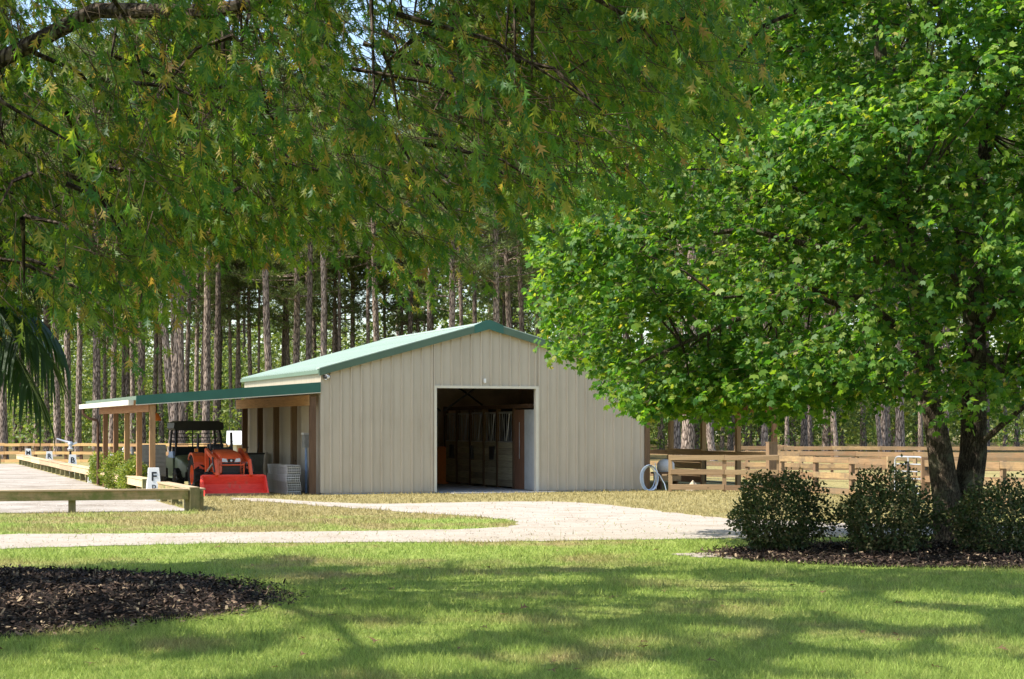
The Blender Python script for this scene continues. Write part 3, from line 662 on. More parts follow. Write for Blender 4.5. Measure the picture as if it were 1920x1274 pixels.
for z in (0.44, 0.80): gd.tube([(-0.33, 0.72, z), (0.33, 0.72, z)], 0.022, 7)
for s_ in (-1, 1): gd.tube([(s_*0.33, 0.72, 0.36), (s_*0.33, 0.72, 0.84)], 0.022, 7); gd.tube([(s_*0.33, 0.72, 0.40), (s_*0.22, 0.80, 0.36), (s_*0.2, 1.2, 0.36)], 0.025, 7)
gd.build('grille_guard', RW, tr_, True)
part_box('front_axle', (-0.46, 0.92, 0.24), (0.46, 1.04, 0.36), M['darksteel'], tr_)
part_box('chassis', (-0.2, 0.85, 0.30), (0.2, 2.75, 0.58), M['darksteel'], tr_)
part_box('rear_axle', (-0.47, 2.32, 0.40), (0.47, 2.58, 0.64), M['darksteel'], tr_)
part_box('dashboard', (-0.24, 1.96, 0.60), (0.24, 2.08, 1.24), M['black'], tr_)
part_box('foot_plate', (-0.6, 1.85, 0.50), (0.6, 2.3, 0.535), M['darksteel'], tr_)
sw = MB()
pts = [(0.19*math.cos(a), 2.22+0.12*math.sin(a), 1.30+0.13*math.sin(a)) for a in np.linspace(0, 2*math.pi, 17)]
sw.tube(pts, 0.014, 6, False); sw.tube([(0, 2.22, 1.30), (0, 2.06, 1.18)], 0.02, 6); sw.tube([(-0.18, 2.22, 1.30), (0.18, 2.22, 1.30)], 0.01, 5); sw.build('steering_wheel', M['black'], tr_, True)
se = MB(); se.box((0, 2.68, 0.88), (0.46, 0.44, 0.11)); se.box((0, 2.9, 1.12), (0.44, 0.10, 0.44), Matrix.Rotation(R(-10), 3, 'X')); se.build('seat', M['black'], tr_)
for s_ in (-1, 1):
    pol = [(1.98, 0.66), (2.02, 0.86), (2.14, 1.02), (2.32, 1.10), (2.6, 1.11), (2.82, 1.05), (2.95, 0.92), (2.90, 0.90), (2.78, 1.0), (2.6, 1.06), (2.34, 1.05), (2.19, 0.98), (2.07, 0.84), (2.03, 0.66)]
    MB().prism(pol, 'x', s_*0.42, s_*0.76).build('fender', RW, tr_)
    part_box('amber_light', (s_*0.66-0.045, 2.20, 1.13), (s_*0.66+0.045, 2.25, 1.22), M['amber'], tr_)
    MB().tube([(s_*0.66, 2.24, 1.09), (s_*0.66, 2.24, 1.14)], 0.012, 6).build('light_stalk', M['black'], tr_)
# roll bar
rb = MB(); rb.tube([(-0.47, 2.98, 0.62), (-0.47, 3.0, 1.2), (-0.46, 3.02, 1.62)], 0.036, 6); rb.build('roll_bar', M['darksteel'], tr_)
rb = MB(); rb.tube([(0.47, 2.98, 0.62), (0.47, 3.0, 1.2), (0.46, 3.02, 1.66)], 0.04, 6); rb.tube([(0.46, 3.03, 1.3), (0.36, 2.98, 1.16), (0.2, 2.9, 1.12)], 0.03, 6); rb.build('roll_bar', M['darksteel'], tr_)
MB().tube([(-0.36, 1.75, 1.0), (-0.37, 1.75, 1.3), (-0.37, 1.76, 1.36)], 0.03, 8).build('exhaust', M['darksteel'], tr_)
# loader
for s_ in (-1, 1):
    m = MB(); x = s_*0.455
    m.bar((x, 0.40, 0.52), (x, 0.62, 0.92), 0.075, 0.11, (0, 1, 0)); m.bar((x, 0.60, 0.90), (x, 1.85, 1.19), 0.07, 0.11); m.build('loader_arm', RW, tr_)
    m = MB(); m.bar((x, 1.78, 0.42), (x, 1.80, 1.22), 0.09, 0.13, (0, 1, 0)); m.bar((x, 1.72, 0.50), (s_*0.2, 1.72, 0.46), 0.08, 0.1); m.build('loader_tower', RW, tr_)
    MB().tube([(x, 1.70, 0.62), (x, 0.86, 0.86)], 0.028, 8).build('lift_cylinder', M['steel'], tr_, True)
    MB().tube([(x+0.06*s_, 0.72, 1.0), (x+0.06*s_, 0.42, 0.62)], 0.024, 8).build('tilt_cylinder', M['darksteel'], tr_, True)
    m = MB(); m.tube([(s_*0.40, 0.75, 0.86), (s_*0.39, 0.9, 0.66), (s_*0.41, 1.3, 0.8)], 0.012, 5); m.build('hydraulic_hose', M['black'], tr_)
prof = [(0.0, 0.02), (0.46, 0.05), (0.55, 0.14), (0.565, 0.30), (0.50, 0.50), (0.53, 0.515), (0.595, 0.305), (0.58, 0.13), (0.475, 0.022), (0.0, 0.0)]
HWB = 0.845
bk = tr_
MB().prism(prof, 'x', -HWB+0.021, HWB-0.021).build('bucket', M['bucket'], tr_)
for s_ in (-1, 1):
    MB().prism([(0.02, 0.0), (0.48, 0.0), (0.60, 0.13), (0.61, 0.31), (0.52, 0.53), (0.44, 0.53)], 'x', s_*HWB-0.02, s_*HWB+0.02-0.0001).build('bucket_side', M['bucket'], tr_)
MB().bar((-HWB+0.02, 0.515, 0.525), (HWB-0.02, 0.515, 0.525), 0.06, 0.05).build('bucket_lip', M['bucket'], tr_)
part_box('cutting_edge', (-HWB-0.01, -0.04, 0.002), (HWB+0.01, -0.002, 0.075), M['edge'], tr_)

# ------------------------------------------------------------------ utility vehicle behind it
ut = thing('utility_vehicle', 'dark green utility vehicle with black roof parked behind the tractor', 'utility vehicle', bp(-2.42, 3.75, 0.0), TH)
for s_ in (-1, 1):
    wheel(ut, s_*0.66, 0.42, 0.31, 0.24, 0.16, 14, 'darksteel', 'wheel', s_); wheel(ut, s_*0.66, 2.30, 0.31, 0.24, 0.16, 14, 'darksteel', 'wheel', s_)
loft([(0.0, 0.5, 0.42, 0.80, 0.12), (0.12, 0.62, 0.38, 0.92, 0.16), (0.75, 0.70, 0.38, 1.02, 0.12)]).build('hood', M['olive'], ut, True)
part_box('bumper', (-0.55, -0.08, 0.35), (0.55, -0.005, 0.55), M['black'], ut)
part_box('chassis', (-0.55, 0.05, 0.28), (0.55, 2.7, 0.40), M['black'], ut)
for s_ in (-1, 1):
    MB().prism([(0.80, 0.36), (1.55, 0.36), (1.62, 0.55), (1.60, 0.93), (0.84, 0.93), (0.78, 0.6)], 'x', s_*0.70, s_*0.75).build('door', M['olive'], ut)
    MB().prism([(0.80, 0.935), (1.60, 0.935), (1.55, 1.10), (0.88, 1.12)], 'x', s_*0.69, s_*0.74).build('door_bag', M['blue'], ut)
    m = MB()
    m.tube([(s_*0.68, 0.72, 1.0), (s_*0.62, 1.0, 1.74), (s_*0.62, 1.72, 1.74), (s_*0.68, 1.80, 0.9)], 0.034, 7); m.build('cage_bar', M['black'], ut, True)
    MB().lathe([(0, 0.0), (0.07, 0.01), (0.085, 0.05)], 'y', (s_*0.42, -0.01, 0.66), 14).build('headlight', M['lens'], ut, True)
part_box('cargo_bed', (-0.70, 1.85, 0.62), (0.70, 2.75, 0.95), M['olive'], ut)
part_box('bench_seat', (-0.6, 1.25, 0.62), (0.6, 1.72, 0.80), M['black'], ut)
part_box('seat_back', (-0.6, 1.68, 0.82), (0.6, 1.79, 1.24), M['black'], ut)
rf = MB(); rf.prism([(-0.68, 1.72), (0.68, 1.72), (0.72, 1.78), (0.70, 1.93), (0.55, 1.985), (-0.55, 1.985), (-0.70, 1.93), (-0.72, 1.78)], 'y', 0.82, 1.96); rf.build('roof', M['black'], ut)
for k in range(5): MB().tube([(-0.64, 1.80, 1.30+k*0.105), (0.64, 1.80, 1.30+k*0.105)], 0.012, 6).build('rack_bar', M['black'], ut)
MB().tube([(0, 1.80, 1.24), (0, 1.80, 1.80)], 0.02, 6).build('rack_upright', M['darksteel'], ut)

# ------------------------------------------------------------------ white-roofed low shed behind
sh = thing('low_shed', 'low tan shed with white metal roof beyond the lean-to', 'shed', (*XY(440, 92), 0), R(8))
part_box('wall', (-0.25, 0, -0.02), (2.2, 3, 1.15), M['cream'], sh)
MB().prism([(-0.25, 1.02), (1.4, 1.66), (3.2, 1.12), (3.2, 1.08), (1.4, 1.61), (-0.25, 0.97)], 'x', -0.4, 2.4).build('roof', M['white'], sh)
part_box('shed_door', (0.1, -0.03, 0.0), (0.9, -0.002, 0.95), M['fencewood'], sh)

# ------------------------------------------------------------------ stack of hollow white vinyl rails
rl = MB(); wv, hv, lv, tk = 0.118, 0.064, 2.35, 0.008
rl.b2((-wv/2, 0, 0), (wv/2, lv, tk)); rl.b2((-wv/2, 0, hv-tk), (wv/2, lv, hv))
for x in (-wv/2, -tk/2, wv/2-tk): rl.b2((x, 0, tk+0.0005), (x+tk, lv, hv-tk-0.0005))
rl_me = rl.mesh('vinyl_rail'); rl_me.materials.append(M['vinyl'])
for r_ in range(12):
    sh_ = random.uniform(-0.03, 0.03)+0.03*math.sin(r_*0.9)
    for c_ in range(3):
        o = obj('vinyl_rail', rl_me, None, None, bp(-0.80+0.121*c_+sh_*0.7, 0.32+sh_+random.uniform(-0.02, 0.02), 0.01+r_*0.0645), (0, 0, TH))
        tag(o, 'hollow white vinyl fence rail in the stack beside the lean-to post', 'rail', 'stacked vinyl fence rails')
# meter box on wall
mb_ = thing('electric_box', 'small grey electric box with conduit on the lean-to wall', 'electric box', bp(-0.12, 1.05, 0.0), TH)
part_box('box_body', (-0.12, -0.13, 1.25), (0.05, 0.13, 1.62), M['grey'], mb_); part_box('box_lid', (-0.14, -0.14, 1.60), (0.05, 0.14, 1.65), M['steel'], mb_)
MB().tube([(-0.04, 0.0, 0.0), (-0.04, 0.0, 1.25)], 0.035, 8).build('conduit', M['blue'], mb_, True)
# feed sacks and broom by the wall
for k, (x, y, s_) in enumerate(((-0.55, 6.1, 1.0), (-0.6, 7.4, 0.9))):
    o = thing('feed_bin', ('grey upright feed bin between dark posts under the lean-to', 'smaller grey feed bin at the back of the lean-to')[k], 'bin', bp(x, y, 0), TH)
    MB().prism([(-0.24*s_, 0), (0.24*s_, 0), (0.3*s_, 1.0*s_), (-0.3*s_, 1.0*s_)], 'y', -0.25, 0.25).build('bin_body', M['grey'], o)
    part_box('bin_lid', (-0.32*s_, -0.28, 1.0*s_+0.002), (0.32*s_, 0.28, 1.0*s_+0.05), M['darksteel'], o)
    MB().tube([(0.1, -0.22, 1.02*s_), (0.16, -0.24, 1.36*s_)], 0.014, 6).build('scoop_handle', M['black'], o)
# orange lamp hung under the lean-to roof
ol = thing('hanging_lamp', 'orange cone lamp hanging from the lean-to roof above the vehicle', 'lamp', bp(-3.75, 3.9, 2.05), TH)
MB().lathe([(0.0, 0.16), (0.05, 0.15), (0.13, 0.02), (0.15, -0.06), (0.12, -0.07), (0.0, -0.04)], 'z', (0, 0, 0), 16).build('lamp_shade', M['orange'], ol, True)
MB().tube([(0, 0, 0.15), (0, 0, 0.60)], 0.008, 5).build('cord', M['black'], ol)
MB().tube([(-0.02, 0, 0.05), (-0.35, 0.0, 0.12)], 0.01, 5).build('arm', M['darksteel'], ol)
# cabinet, table and sprinkler behind the arena rail
cb = thing('grey_cabinet', 'grey slatted cabinet standing behind the lean-to corner post', 'cabinet', bp(-4.25, 3.0, 0.0), TH)
part_box('cabinet_body', (-0.05, 0, 0.45), (0.62, 0.45, 1.32), M['grey'], cb)
for k in range(7): part_box('slat', (-0.04, -0.022, 0.49+k*0.118), (0.61, -0.002, 0.585+k*0.118), M['grey'], cb)
for x in (0.0, 0.52): part_box('leg', (x, 0.05, 0.0), (x+0.06, 0.4, 0.449), M['darksteel'], cb)
tb = thing('metal_table', 'small grey metal table with bottles behind the light green shrub', 'table', bp(-4.0, 6.9, 0.0), TH)
part_box('table_top', (-0.55, -0.3, 0.98), (0.55, 0.3, 1.02), M['steel'], tb)
for x in (-0.5, 0.46):
    for y in (-0.26, 0.22): part_box('leg', (x, y, 0), (x+0.04, y+0.04, 0.979), M['darksteel'], tb)
part_box('shelf', (-0.5, -0.25, 0.42), (0.5, 0.25, 0.45), M['steel'], tb)
for k, x in enumerate((-0.2, 0.05, 0.3)):
    o = thing('bottle', 'small pale bottle standing on the grey metal table', 'bottle', bp(-4.0+x, 6.9, 1.02), TH, 'bottles on the metal table')
    MB().lathe([(0, 0), (0.05, 0), (0.05, 0.14), (0.018, 0.18), (0.018, 0.22), (0, 0.22)], 'z', (0, 0, 0), 10).build('bottle_body', M['vinyl'], o, True)
sx, sy = XY(132, 76)
sp_ = thing('arena_sprinkler', 'grey impact sprinkler head on a dark post outside the arena rail', 'sprinkler', (sx, sy, 0), 0)
MB().tube([(0, 0, 0), (0, 0, 0.86)], 0.045, 8).build('riser', M['black'], sp_)
MB().lathe([(0.0, 0.86), (0.1, 0.87), (0.13, 0.95), (0.07, 1.0), (0.07, 1.1), (0.11, 1.13), (0.09, 1.22), (0, 1.25)], 'z', (0, 0, 0), 14).build('sprinkler_body', M['steel'], sp_, True)
MB().tube([(0.05, 0, 1.18), (-0.25, 0.0, 1.26), (-0.56, 0.0, 1.36)], [0.06, 0.04, 0.03], 8).build('nozzle', M['steel'], sp_, True)
MB().box((0.16, 0, 1.16), (0.25, 0.04, 0.08), Matrix.Rotation(R(-25), 3, 'Y')).build('drive_arm', M['steel'], sp_)
# ------------------------------------------------------------------ around the barn's right corner
hs_ = thing('garden_hose', 'pale blue garden hose coiled on the barn corner post', 'hose', bp(W+0.08, -0.24, 0), TH)
m = MB()
for k in range(5):
    cx, cz, rx, rz = random.uniform(-0.03, 0.03), 0.385+random.uniform(-0.02, 0.02), 0.20+0.02*k, 0.30+0.012*k
    pts = [(cx+rx*math.cos(a), -0.02*k, max(0.02, cz+rz*math.sin(a)*(1.0 if math.sin(a) > 0 else 1.18))) for a in np.linspace(0, 2*math.pi, 25)]
    m.tube(pts, 0.013, 6, False)
m.build('coil', M['hose'], hs_, True)
MB().tube([(0.1, -0.12, 0.62), (0.28, -0.14, 0.44), (0.42, -0.16, 0.2), (0.46, -0.18, 0.015)], 0.013, 6).build('hose_end', M['hose'], hs_, True)
MB().tube([(0.2, -0.06, 0.05), (0.2, -0.05, 0.6), (0.17, -0.05, 0.80)], 0.016, 6).build('standpipe', M['vinyl'], hs_, True)
MB().bar((0, 0.15, 0.70), (0, -0.12, 0.72), 0.08, 0.03).build('hanger', M['darksteel'], hs_)
tg = thing('water_trough', 'whitish round feed tub on a low wooden stand by the hose', 'trough', bp(W+0.95, 0.5, 0), TH)
MB().lathe([(0.0, 0.52), (0.22, 0.52), (0.26, 0.60), (0.25, 0.76), (0.17, 0.86), (0.0, 0.89)], 'z', (0, 0, 0), 20).build('tub', M['vinyl'], tg, True)
for x in (-0.28, 0.24): part_box('stand_leg', (x, -0.24, 0), (x+0.05, 0.24, 0.46), M['darkpost'], tg)
part_box('stand_top', (-0.34, -0.28, 0.462), (0.34, 0.28, 0.515), M['darkpost'], tg)
part_box('stand_rail', (-0.34, -0.32, 0.26), (0.34, -0.285, 0.42), M['fencewood'], tg)
def rock_mesh(name, sx, sy, sz, seed):
    r_ = np.random.default_rng(seed); bm = bmesh.new(); bmesh.ops.create_icosphere(bm, subdivisions=3, radius=1.0)
    ph = r_.normal(size=(6, 3))
    for v in bm.verts:
        n = sum(math.sin(v.co.dot(Vector(p))*2.2+i) for i, p in enumerate(ph))*0.05
        v.co *= (1+n); v.co.x *= sx; v.co.y *= sy; v.co.z *= sz
        v.co.x *= 1-0.4*max(0, v.co.z/sz)
        v.co.z = max(v.co.z, -0.15*sz)+0.14*sz
    me = bpy.data.meshes.new(name); bm.to_mesh(me); bm.free(); return me
tag(obj('boulder', rock_mesh('boulder', 0.19, 0.16, 0.24, 3), M['rock'], None, bp(W+1.32, -0.55, 0)), 'pale pointed boulder on the grass beside the coiled hose', 'boulder')
# ------------------------------------------------------------------ pines
def pine_trunk(seed):
    r_ = random.Random(seed); m = MB(); pts = []; rad = []
    for k in range(13):
        t = k/12; pts.append((r_.uniform(-.07, .07)*min(1, k), r_.uniform(-.07, .07)*min(1, k), 27*t-0.1)); rad.append((1.25 if k == 0 else 1.0)*(1-0.62*t)*0.5)
    m.tube(pts, rad, 10)
    return m.mesh('trunk', True)
def pine_crown(seed, z0, z1, nb=62, spread=3.4):
    r_ = np.random.default_rng(seed); pos = []; br = MB()
    for b in range(nb):
        t = r_.random()**0.85; z = z0+(z1-z0)*t; az = r_.random()*2*math.pi
        Lb = (spread*(1-t**2.2)+0.7)*r_.uniform(0.55, 1.1); up = r_.uniform(-0.15, 0.5)+0.5*t
        d = np.array([math.cos(az), math.sin(az), up]); d /= np.linalg.norm(d)
        a = np.array([0, 0, z]); tip = a+d*Lb
        br.tube([a, (a+tip)/2+np.array([0, 0, -0.1]), tip], [0.05, 0.035, 0.012], 4, False)
        nt = int(5+Lb*2.6)
        for k in range(nt):
            s = 0.35+0.68*r_.random(); pos.append(a+d*Lb*s+r_.normal(size=3)*np.array([0.30, 0.30, 0.22]))
    pos = np.array(pos); n = len(pos); k = 15
    c = np.repeat(pos, k, 0); A = norm(r_.normal(size=(n*k, 3))+np.array([0, 0, 0.35]))
    ln = r_.uniform(0.26, 0.46, n*k)
    tv = [(-0.5, 0.0, 0), (0.5, 0.0, 0), (0, 1, 0)]
    S = norm(np.cross(A, r_.normal(size=(n*k, 3)))); w = 0.055
    V = np.stack([c-S*w*0.5, c+S*w*0.5, c+A*ln[:, None]], 1).reshape(-1, 3)
    return np_mesh('crown', V, np.arange(len(V)).reshape(-1, 3)), br.mesh('limbs')
trunks = [pine_trunk(s) for s in range(4)]
crowns = [pine_crown(20+i, z0, 26.5, nb, sp) for i, (z0, nb, sp) in enumerate(((10.0, 105, 3.7), (12.5, 95, 3.5), (14.5, 90, 3.3), (9.0, 110, 3.0), (13.5, 95, 3.9)))]
for m_ in trunks: m_.materials.append(M['pinebark'])
for c_, b_ in crowns: c_.materials.append(M['needle']); b_.materials.append(M['pinebark'])
npine = 0
def pine(px, d, dia, lean_px=0.0, label=None, group='pines in the wood behind the barn', h=None, crown=None):
    """px = trunk position near the ground; lean_px = sideways drift in photo pixels over 10 m of height"""
    global npine
    x, y = XY(px, d); k = npine; npine += 1
    o = thing('pine_tree', label or 'tall straight pine with bare grey-brown trunk in the wood behind the barn', 'tree', (x, y, 0), 0, group)
    o.rotation_euler = (random.uniform(-.02, .02), math.atan((lean_px*d/F_PX)/10.0)+random.gauss(0, .016), random.uniform(0, 6.28))
    # keep the lean in the picture plane: lean first, spin afterwards
    o.rotation_mode = 'ZXY' if False else 'XYZ'
    s = (h or random.uniform(24, 30))/27.0
    rz = o.rotation_euler.z; o.rotation_euler.z = 0
    obj('trunk', trunks[k % 4], None, o, (0, 0, 0), (0, 0, rz), (dia, dia, s))
    ci = (k*7+3) % 5 if crown is None else crown
    c_, b_ = crowns[ci]
    cr = obj('crown', c_, None, o, (0, 0, 0), (0, 0, rz*2.1), (1.05*s, 1.05*s, s)); cr['kind'] = 'stuff'
    lb = obj('limbs', b_, None, o, (0, 0, 0), (0, 0, rz*2.1), (1.05*s, 1.05*s, s))
    return o
left_list = [(8, 15), (29, 9), (41, 8), (52, 10), (68, 11), (86, 10), (108, 14), (130, 14), (146, 12), (182, 16), (197, 8), (209, 12), (231, 9), (240, 10), (249, 10), (266, 15), (288, 10),
             (303, 10), (322, 17), (341, 13), (366, 10), (377, 9), (387, 16), (404, 13), (434, 8), (443, 9), (452, 8), (470, 10), (484, 6), (510, 15), (531, 5), (557, 15), (577, 13),
             (608, 12), (622, 8), (635, 8), (661, 11), (688, 9), (712, 15), (722, 7), (749, 8), (767, 8), (784, 8), (803, 13), (816, 8), (847, 15), (933, 15), (943, 7), (1008, 9), (1021, 10)]
right_list = [(1064, 12), (1100, 11), (1131, 9), (1170, 14), (1200, 9), (1236, 8), (1269, 14), (1306, 11), (1334, 11), (1354, 7), (1369, 10), (1379, 9), (1398, 9), (1406, 10), (1422, 8), (1433, 13), (1446, 9), (1476, 9),
              (1488, 8), (1507, 13), (1521, 9), (1549, 14), (1580, 9), (1657, 13), (1687, 17), (1725, 10), (1765, 12), (1906, 9), (1885, 8), (1850, 11)]
def pine_zone(px):
    for lim, z in ((60, 'beyond the far end of the arena rail'), (170, 'behind the arena fence between the lettered markers'), (290, 'behind the far posts of the tractor lean-to'), (430, 'behind the roof of the utility vehicle'), (600, 'behind the low side of the green barn roof'),
                   (860, 'behind the long slope of the green barn roof'), (1060, 'behind the barn ridge'), (1250, 'behind the barn and the outer maple leaves'), (1470, 'seen through the posts of the shaded lean-to'), (1740, 'behind the sunlit board fence and gate'), (9999, 'behind the maple trunks')):
        if px < lim: return z
for px, w in left_list+right_list:
    dia = min(0.62, max(0.30, random.gauss(0.44, 0.05))); d = min(152, max(105, F_PX*dia/w)); dia = w*d/F_PX
    pine(px, d, dia, 0.0, ('slender' if dia < 0.36 else 'thick' if dia > 0.47 else 'medium')+' straight pine trunk '+pine_zone(px))
for px, w, d, lp, lab in ((331, 16, 107, -27, 'pine leaning to one side across its neighbours behind the lean-to'),
                          (967, 13, 112, -10, 'thick pine tilted slightly behind the barn ridge'), (986, 12, 116, -7, 'slender pine tilted beside another behind the barn ridge'),
                          (1289, 23, 101, 2, 'very thick pale pine trunk framed by the brown lean-to posts'),
                          (1338, 13, 102, -55, 'steeply leaning pale pine trunk seen through the brown lean-to posts'),
                          (1570, 8, 110, -20, 'thin leaning pine behind the sunlit board fence'),
                          (1653, 9, 108, -22, 'leaning pine crossing a straight trunk behind the gate')):
    pine(px, d, w*d/F_PX, lp, lab, 'leaning and odd pines')
for k in range(84):
    px = random.uniform(-150, 2050); d = random.uniform(128, 215)
    pine(px, d, random.uniform(0.34, 0.5), random.uniform(-5, 5), 'distant pine deep in the wood '+pine_zone(px), 'pines deep in the wood', random.uniform(26, 33))

# ------------------------------------------------------------------ undergrowth of the wood (one mass)
def brush(name, blobs, mat, size, dens, label, cat):
    P_, A_, N_, S_ = [], [], [], []
    for (c, r) in blobs:
        c = np.array(c); r = np.array(r); n = max(12, int(dens*(r[0]*r[2])))
        u = rdir(n)*(rng.random((n, 1))**0.33*0.5+0.6); p = c+u*r; p[:, 2] = np.maximum(p[:, 2], 0.1)
        P_.append(p); A_.append(rdir(n)+np.array([0, 0, -0.2])); N_.append(norm(u+rdir(n)*0.6+np.array([0, 0, 0.5]))); S_.append(rng.uniform(0.6, 1.4, n)*size)
    tv = [(0.36, 0.1, 0), (0, 1, 0.05), (-0.36, 0.0, 0)]
    o = scatter(name, tv, [(0, 1, 2)], np.vstack(P_), np.vstack(A_), np.vstack(N_), np.concatenate(S_), mat)
    return tag(o, label, cat, None, 'stuff')
blobs = []
for k in range(620):
    d = 118+92*random.random()**0.7; px = random.uniform(-260, 2180); x, y = XY(px, d)
    hh = random.choice((1.0, 1.6, 2.2) if d < 140 else (1.6, 3.2, 4.5) if d < 158 else (3.2, 4.5, 6.5, 8.5))*random.uniform(0.7, 1.2); nb = 1 if hh < 2.2 else 3
    for j in range(nb):
        blobs.append(((x+random.uniform(-1, 1)*hh*0.5, y+random.uniform(-1, 1), hh*random.uniform(0.5, 1.05)), (hh*random.uniform(.4, .65), hh*random.uniform(.4, .65), hh*random.uniform(.3, .5))))
brush('woodland_undergrowth', blobs, M['brush'], 0.27, 34, 'sunlit green undergrowth filling the gaps between the pines', 'undergrowth')
blobs = []
for k in range(620):
    d = random.uniform(205, 262); px = random.uniform(-300, 2220); x, y = XY(px, d); z = 46*random.random()**1.2+1
    blobs.append(((x, y, z), (random.uniform(2.2, 4.6), random.uniform(2, 4), random.uniform(1.6, 3.2))))
brush('distant_woodland', blobs, M['brush'], 0.62, 30, 'distant leafy woodland closing the view behind the pines', 'woodland')

# ------------------------------------------------------------------ leaf shapes
OAK_V = [(0, 0, 0), (.05, .32, 0), (.055, .48, 0), (.05, .66, 0), (0, 1, -.14), (-.05, .66, 0), (-.055, .48, 0), (-.05, .32, 0), (.36, .56, .06), (.42, .86, .02), (-.42, .86, .02), (-.36, .56, .06)]
OAK_F = [(0, 1, 7), (1, 3, 5), (1, 5, 7), (3, 4, 5), (1, 8, 2), (2, 9, 3), (5, 10, 6), (6, 11, 7)]
MAP_V = [(0, .30, 0), (.30, .02, .03), (.24, .38, .0), (.56, .72, -.06), (.14, .60, 0), (0, 1, -.10), (-.14, .60, 0), (-.56, .72, -.06), (-.24, .38, 0), (-.30, .02, .03)]
MAP_F = [(0, 2, 3, 4), (0, 4, 5, 6), (0, 6, 7, 8)]
MAP_V = [(0, .0, 0), (.46, .20, .03), (.55, .74, -.06), (.15, .62, 0), (0, 1, -.10), (-.15, .62, 0), (-.55, .74, -.06), (-.46, .20, .03)]
MAP_F = [(0, 1, 2, 3), (0, 3, 4, 5), (0, 5, 6, 7)]
def twigs(name, a, b, r0, mat, parent):
    """three-sided twigs from a to b in one mesh"""
    n = len(a); t = norm(b-a); s = norm(np.cross(t, np.array([0.13, 0.2, 1.0]))); u = np.cross(t, s); V = []
    for k in range(3):
        w = math.cos(k*2.094)*s+math.sin(k*2.094)*u; V.append(a+w*r0)
    V.append(b); V = np.stack(V, 1).reshape(-1, 3)
    F = (np.array([(0, 1, 3), (1, 2, 3), (2, 0, 3)])[None]+(np.arange(n)*4)[:, None, None]).reshape(-1, 3)
    o = obj(name, np_mesh(name, V, F), mat, parent); o['kind'] = 'stuff'; return o

# ------------------------------------------------------------------ oak, its trunk outside the frame in the mulch bed
OT = np.array([-7.1, 19.2, 0.0])
oak = thing('oak_tree', 'large oak with drooping lobed leaves overhanging the lawn from the mulch bed', 'tree', OT, 0)
m = MB(); m.tube([(0, 0, -0.1), (0.02, 0, 0.5), (0.05, 0, 2.0), (0.0, 0.1, 3.6), (-0.1, 0.1, 6), (0, 0, 9.2)], [0.55, 0.42, 0.36, 0.33, 0.22, 0.06], 14); m.build('trunk', M['oakbark'], oak, True)
OC, OR_ = np.array([-6.0, 16.9, 6.7]), np.array([9.1, 6.8, 4.6])
ob_x = [-3000, 0, 60, 130, 200, 262, 285, 345, 420, 480, 560, 640, 700, 745, 800, 850, 900, 1000, 1100, 1250, 1330, 1380, 1420, 1450, 1500]
ob_y = [640, 585, 560, 590, 618, 612, 530, 470, 445, 465, 430, 450, 490, 530, 500, 440, 400, 405, 380, 345, 290, 180, 60, -120, -500]
# limbs reach out from the trunk; clusters of hanging sprays follow them
limb_end = []; lm = []
for k in range(15):
    az = k*2.399+0.3; e = random.uniform(0.25, 0.95)
    end = OC+OR_*np.array([math.cos(az)*0.86, math.sin(az)*0.86, -0.25+e*0.6])
    st = OT+np.array([0, 0, random.uniform(3.0, 6.5)]); mid = st*0.5+end*0.5+np.array([0, 0, 0.9])
    pts = [st, st*0.75+mid*0.25+[0, 0, .3], mid, mid*0.45+end*0.55+[0, 0, 0.25], end]
    lm.append(pts)
lm.append([OT+[0, 0, 4.6], P(180, 20, 18.3), P(400, 22, 17.6), P(530, -8, 17.2), P(760, -90, 16.8), P(1000, -120, 16.5)])
for pts in lm:
    m = MB(); pts = [Vector(p)-Vector(OT) for p in pts]; n = len(pts)
    m.tube(pts, [0.085*(1-i/(n))+0.012 for i in range(n)], 8); m.build('limb', M['oakbark'], oak, True)
limb_pts = np.array([np.array(a)*(1-t)+np.array(b)*t for pts in lm for a, b in zip(pts[:-1], pts[1:]) for t in np.linspace(0, 1, 8)])
cot_ = np.array([-to_sun.x, -to_sun.y])/to_sun.z
gap_px = [(690, 1192, 1.0), (775, 1190, .8), (640, 1200, .7), (900, 1165, .8), (930, 1088, .7), (1065, 1088, .7), (700, 1072, .6), (1180, 1207, .6), (1610, 1202, .8), (1720, 1158, 1.0), (1640, 1152, .7), (1500, 1108, .9), (1330, 1098, .6), (1740, 1120, .8),
          (1860, 1128, .8), (1880, 1212, .8), (420, 1252, .8), (100, 1258, 1.0), (250, 1262, .8), (1860, 1262, .9), (1730, 1262, .6), (1440, 1098, .7), (1120, 1150, .6), (860, 1090, .6), (980, 1090, .6), (1010, 1230, .6), (1560, 1250, .6), (150, 1050, 1.0), (330, 1048, 1.0), (1350, 1190, .6), (1250, 1085, .6),
          (200, 1120, .9), (100, 1145, .8), (380, 1140, .7), (455, 1175, .8), (480, 1160, .5), (1420, 1150, .6), (820, 1250, .7), (560, 1230, .6), (1200, 1260, .7)]
gaps = np.array([(G(a, b).x, G(a, b).y, 0.62*s_, 0.95*s_) for a, b, s_ in gap_px]+[(random.uniform(-8, 9), random.uniform(13, 26), random.uniform(.2, .4), random.uniform(.25, .5)) for _ in range(30)])
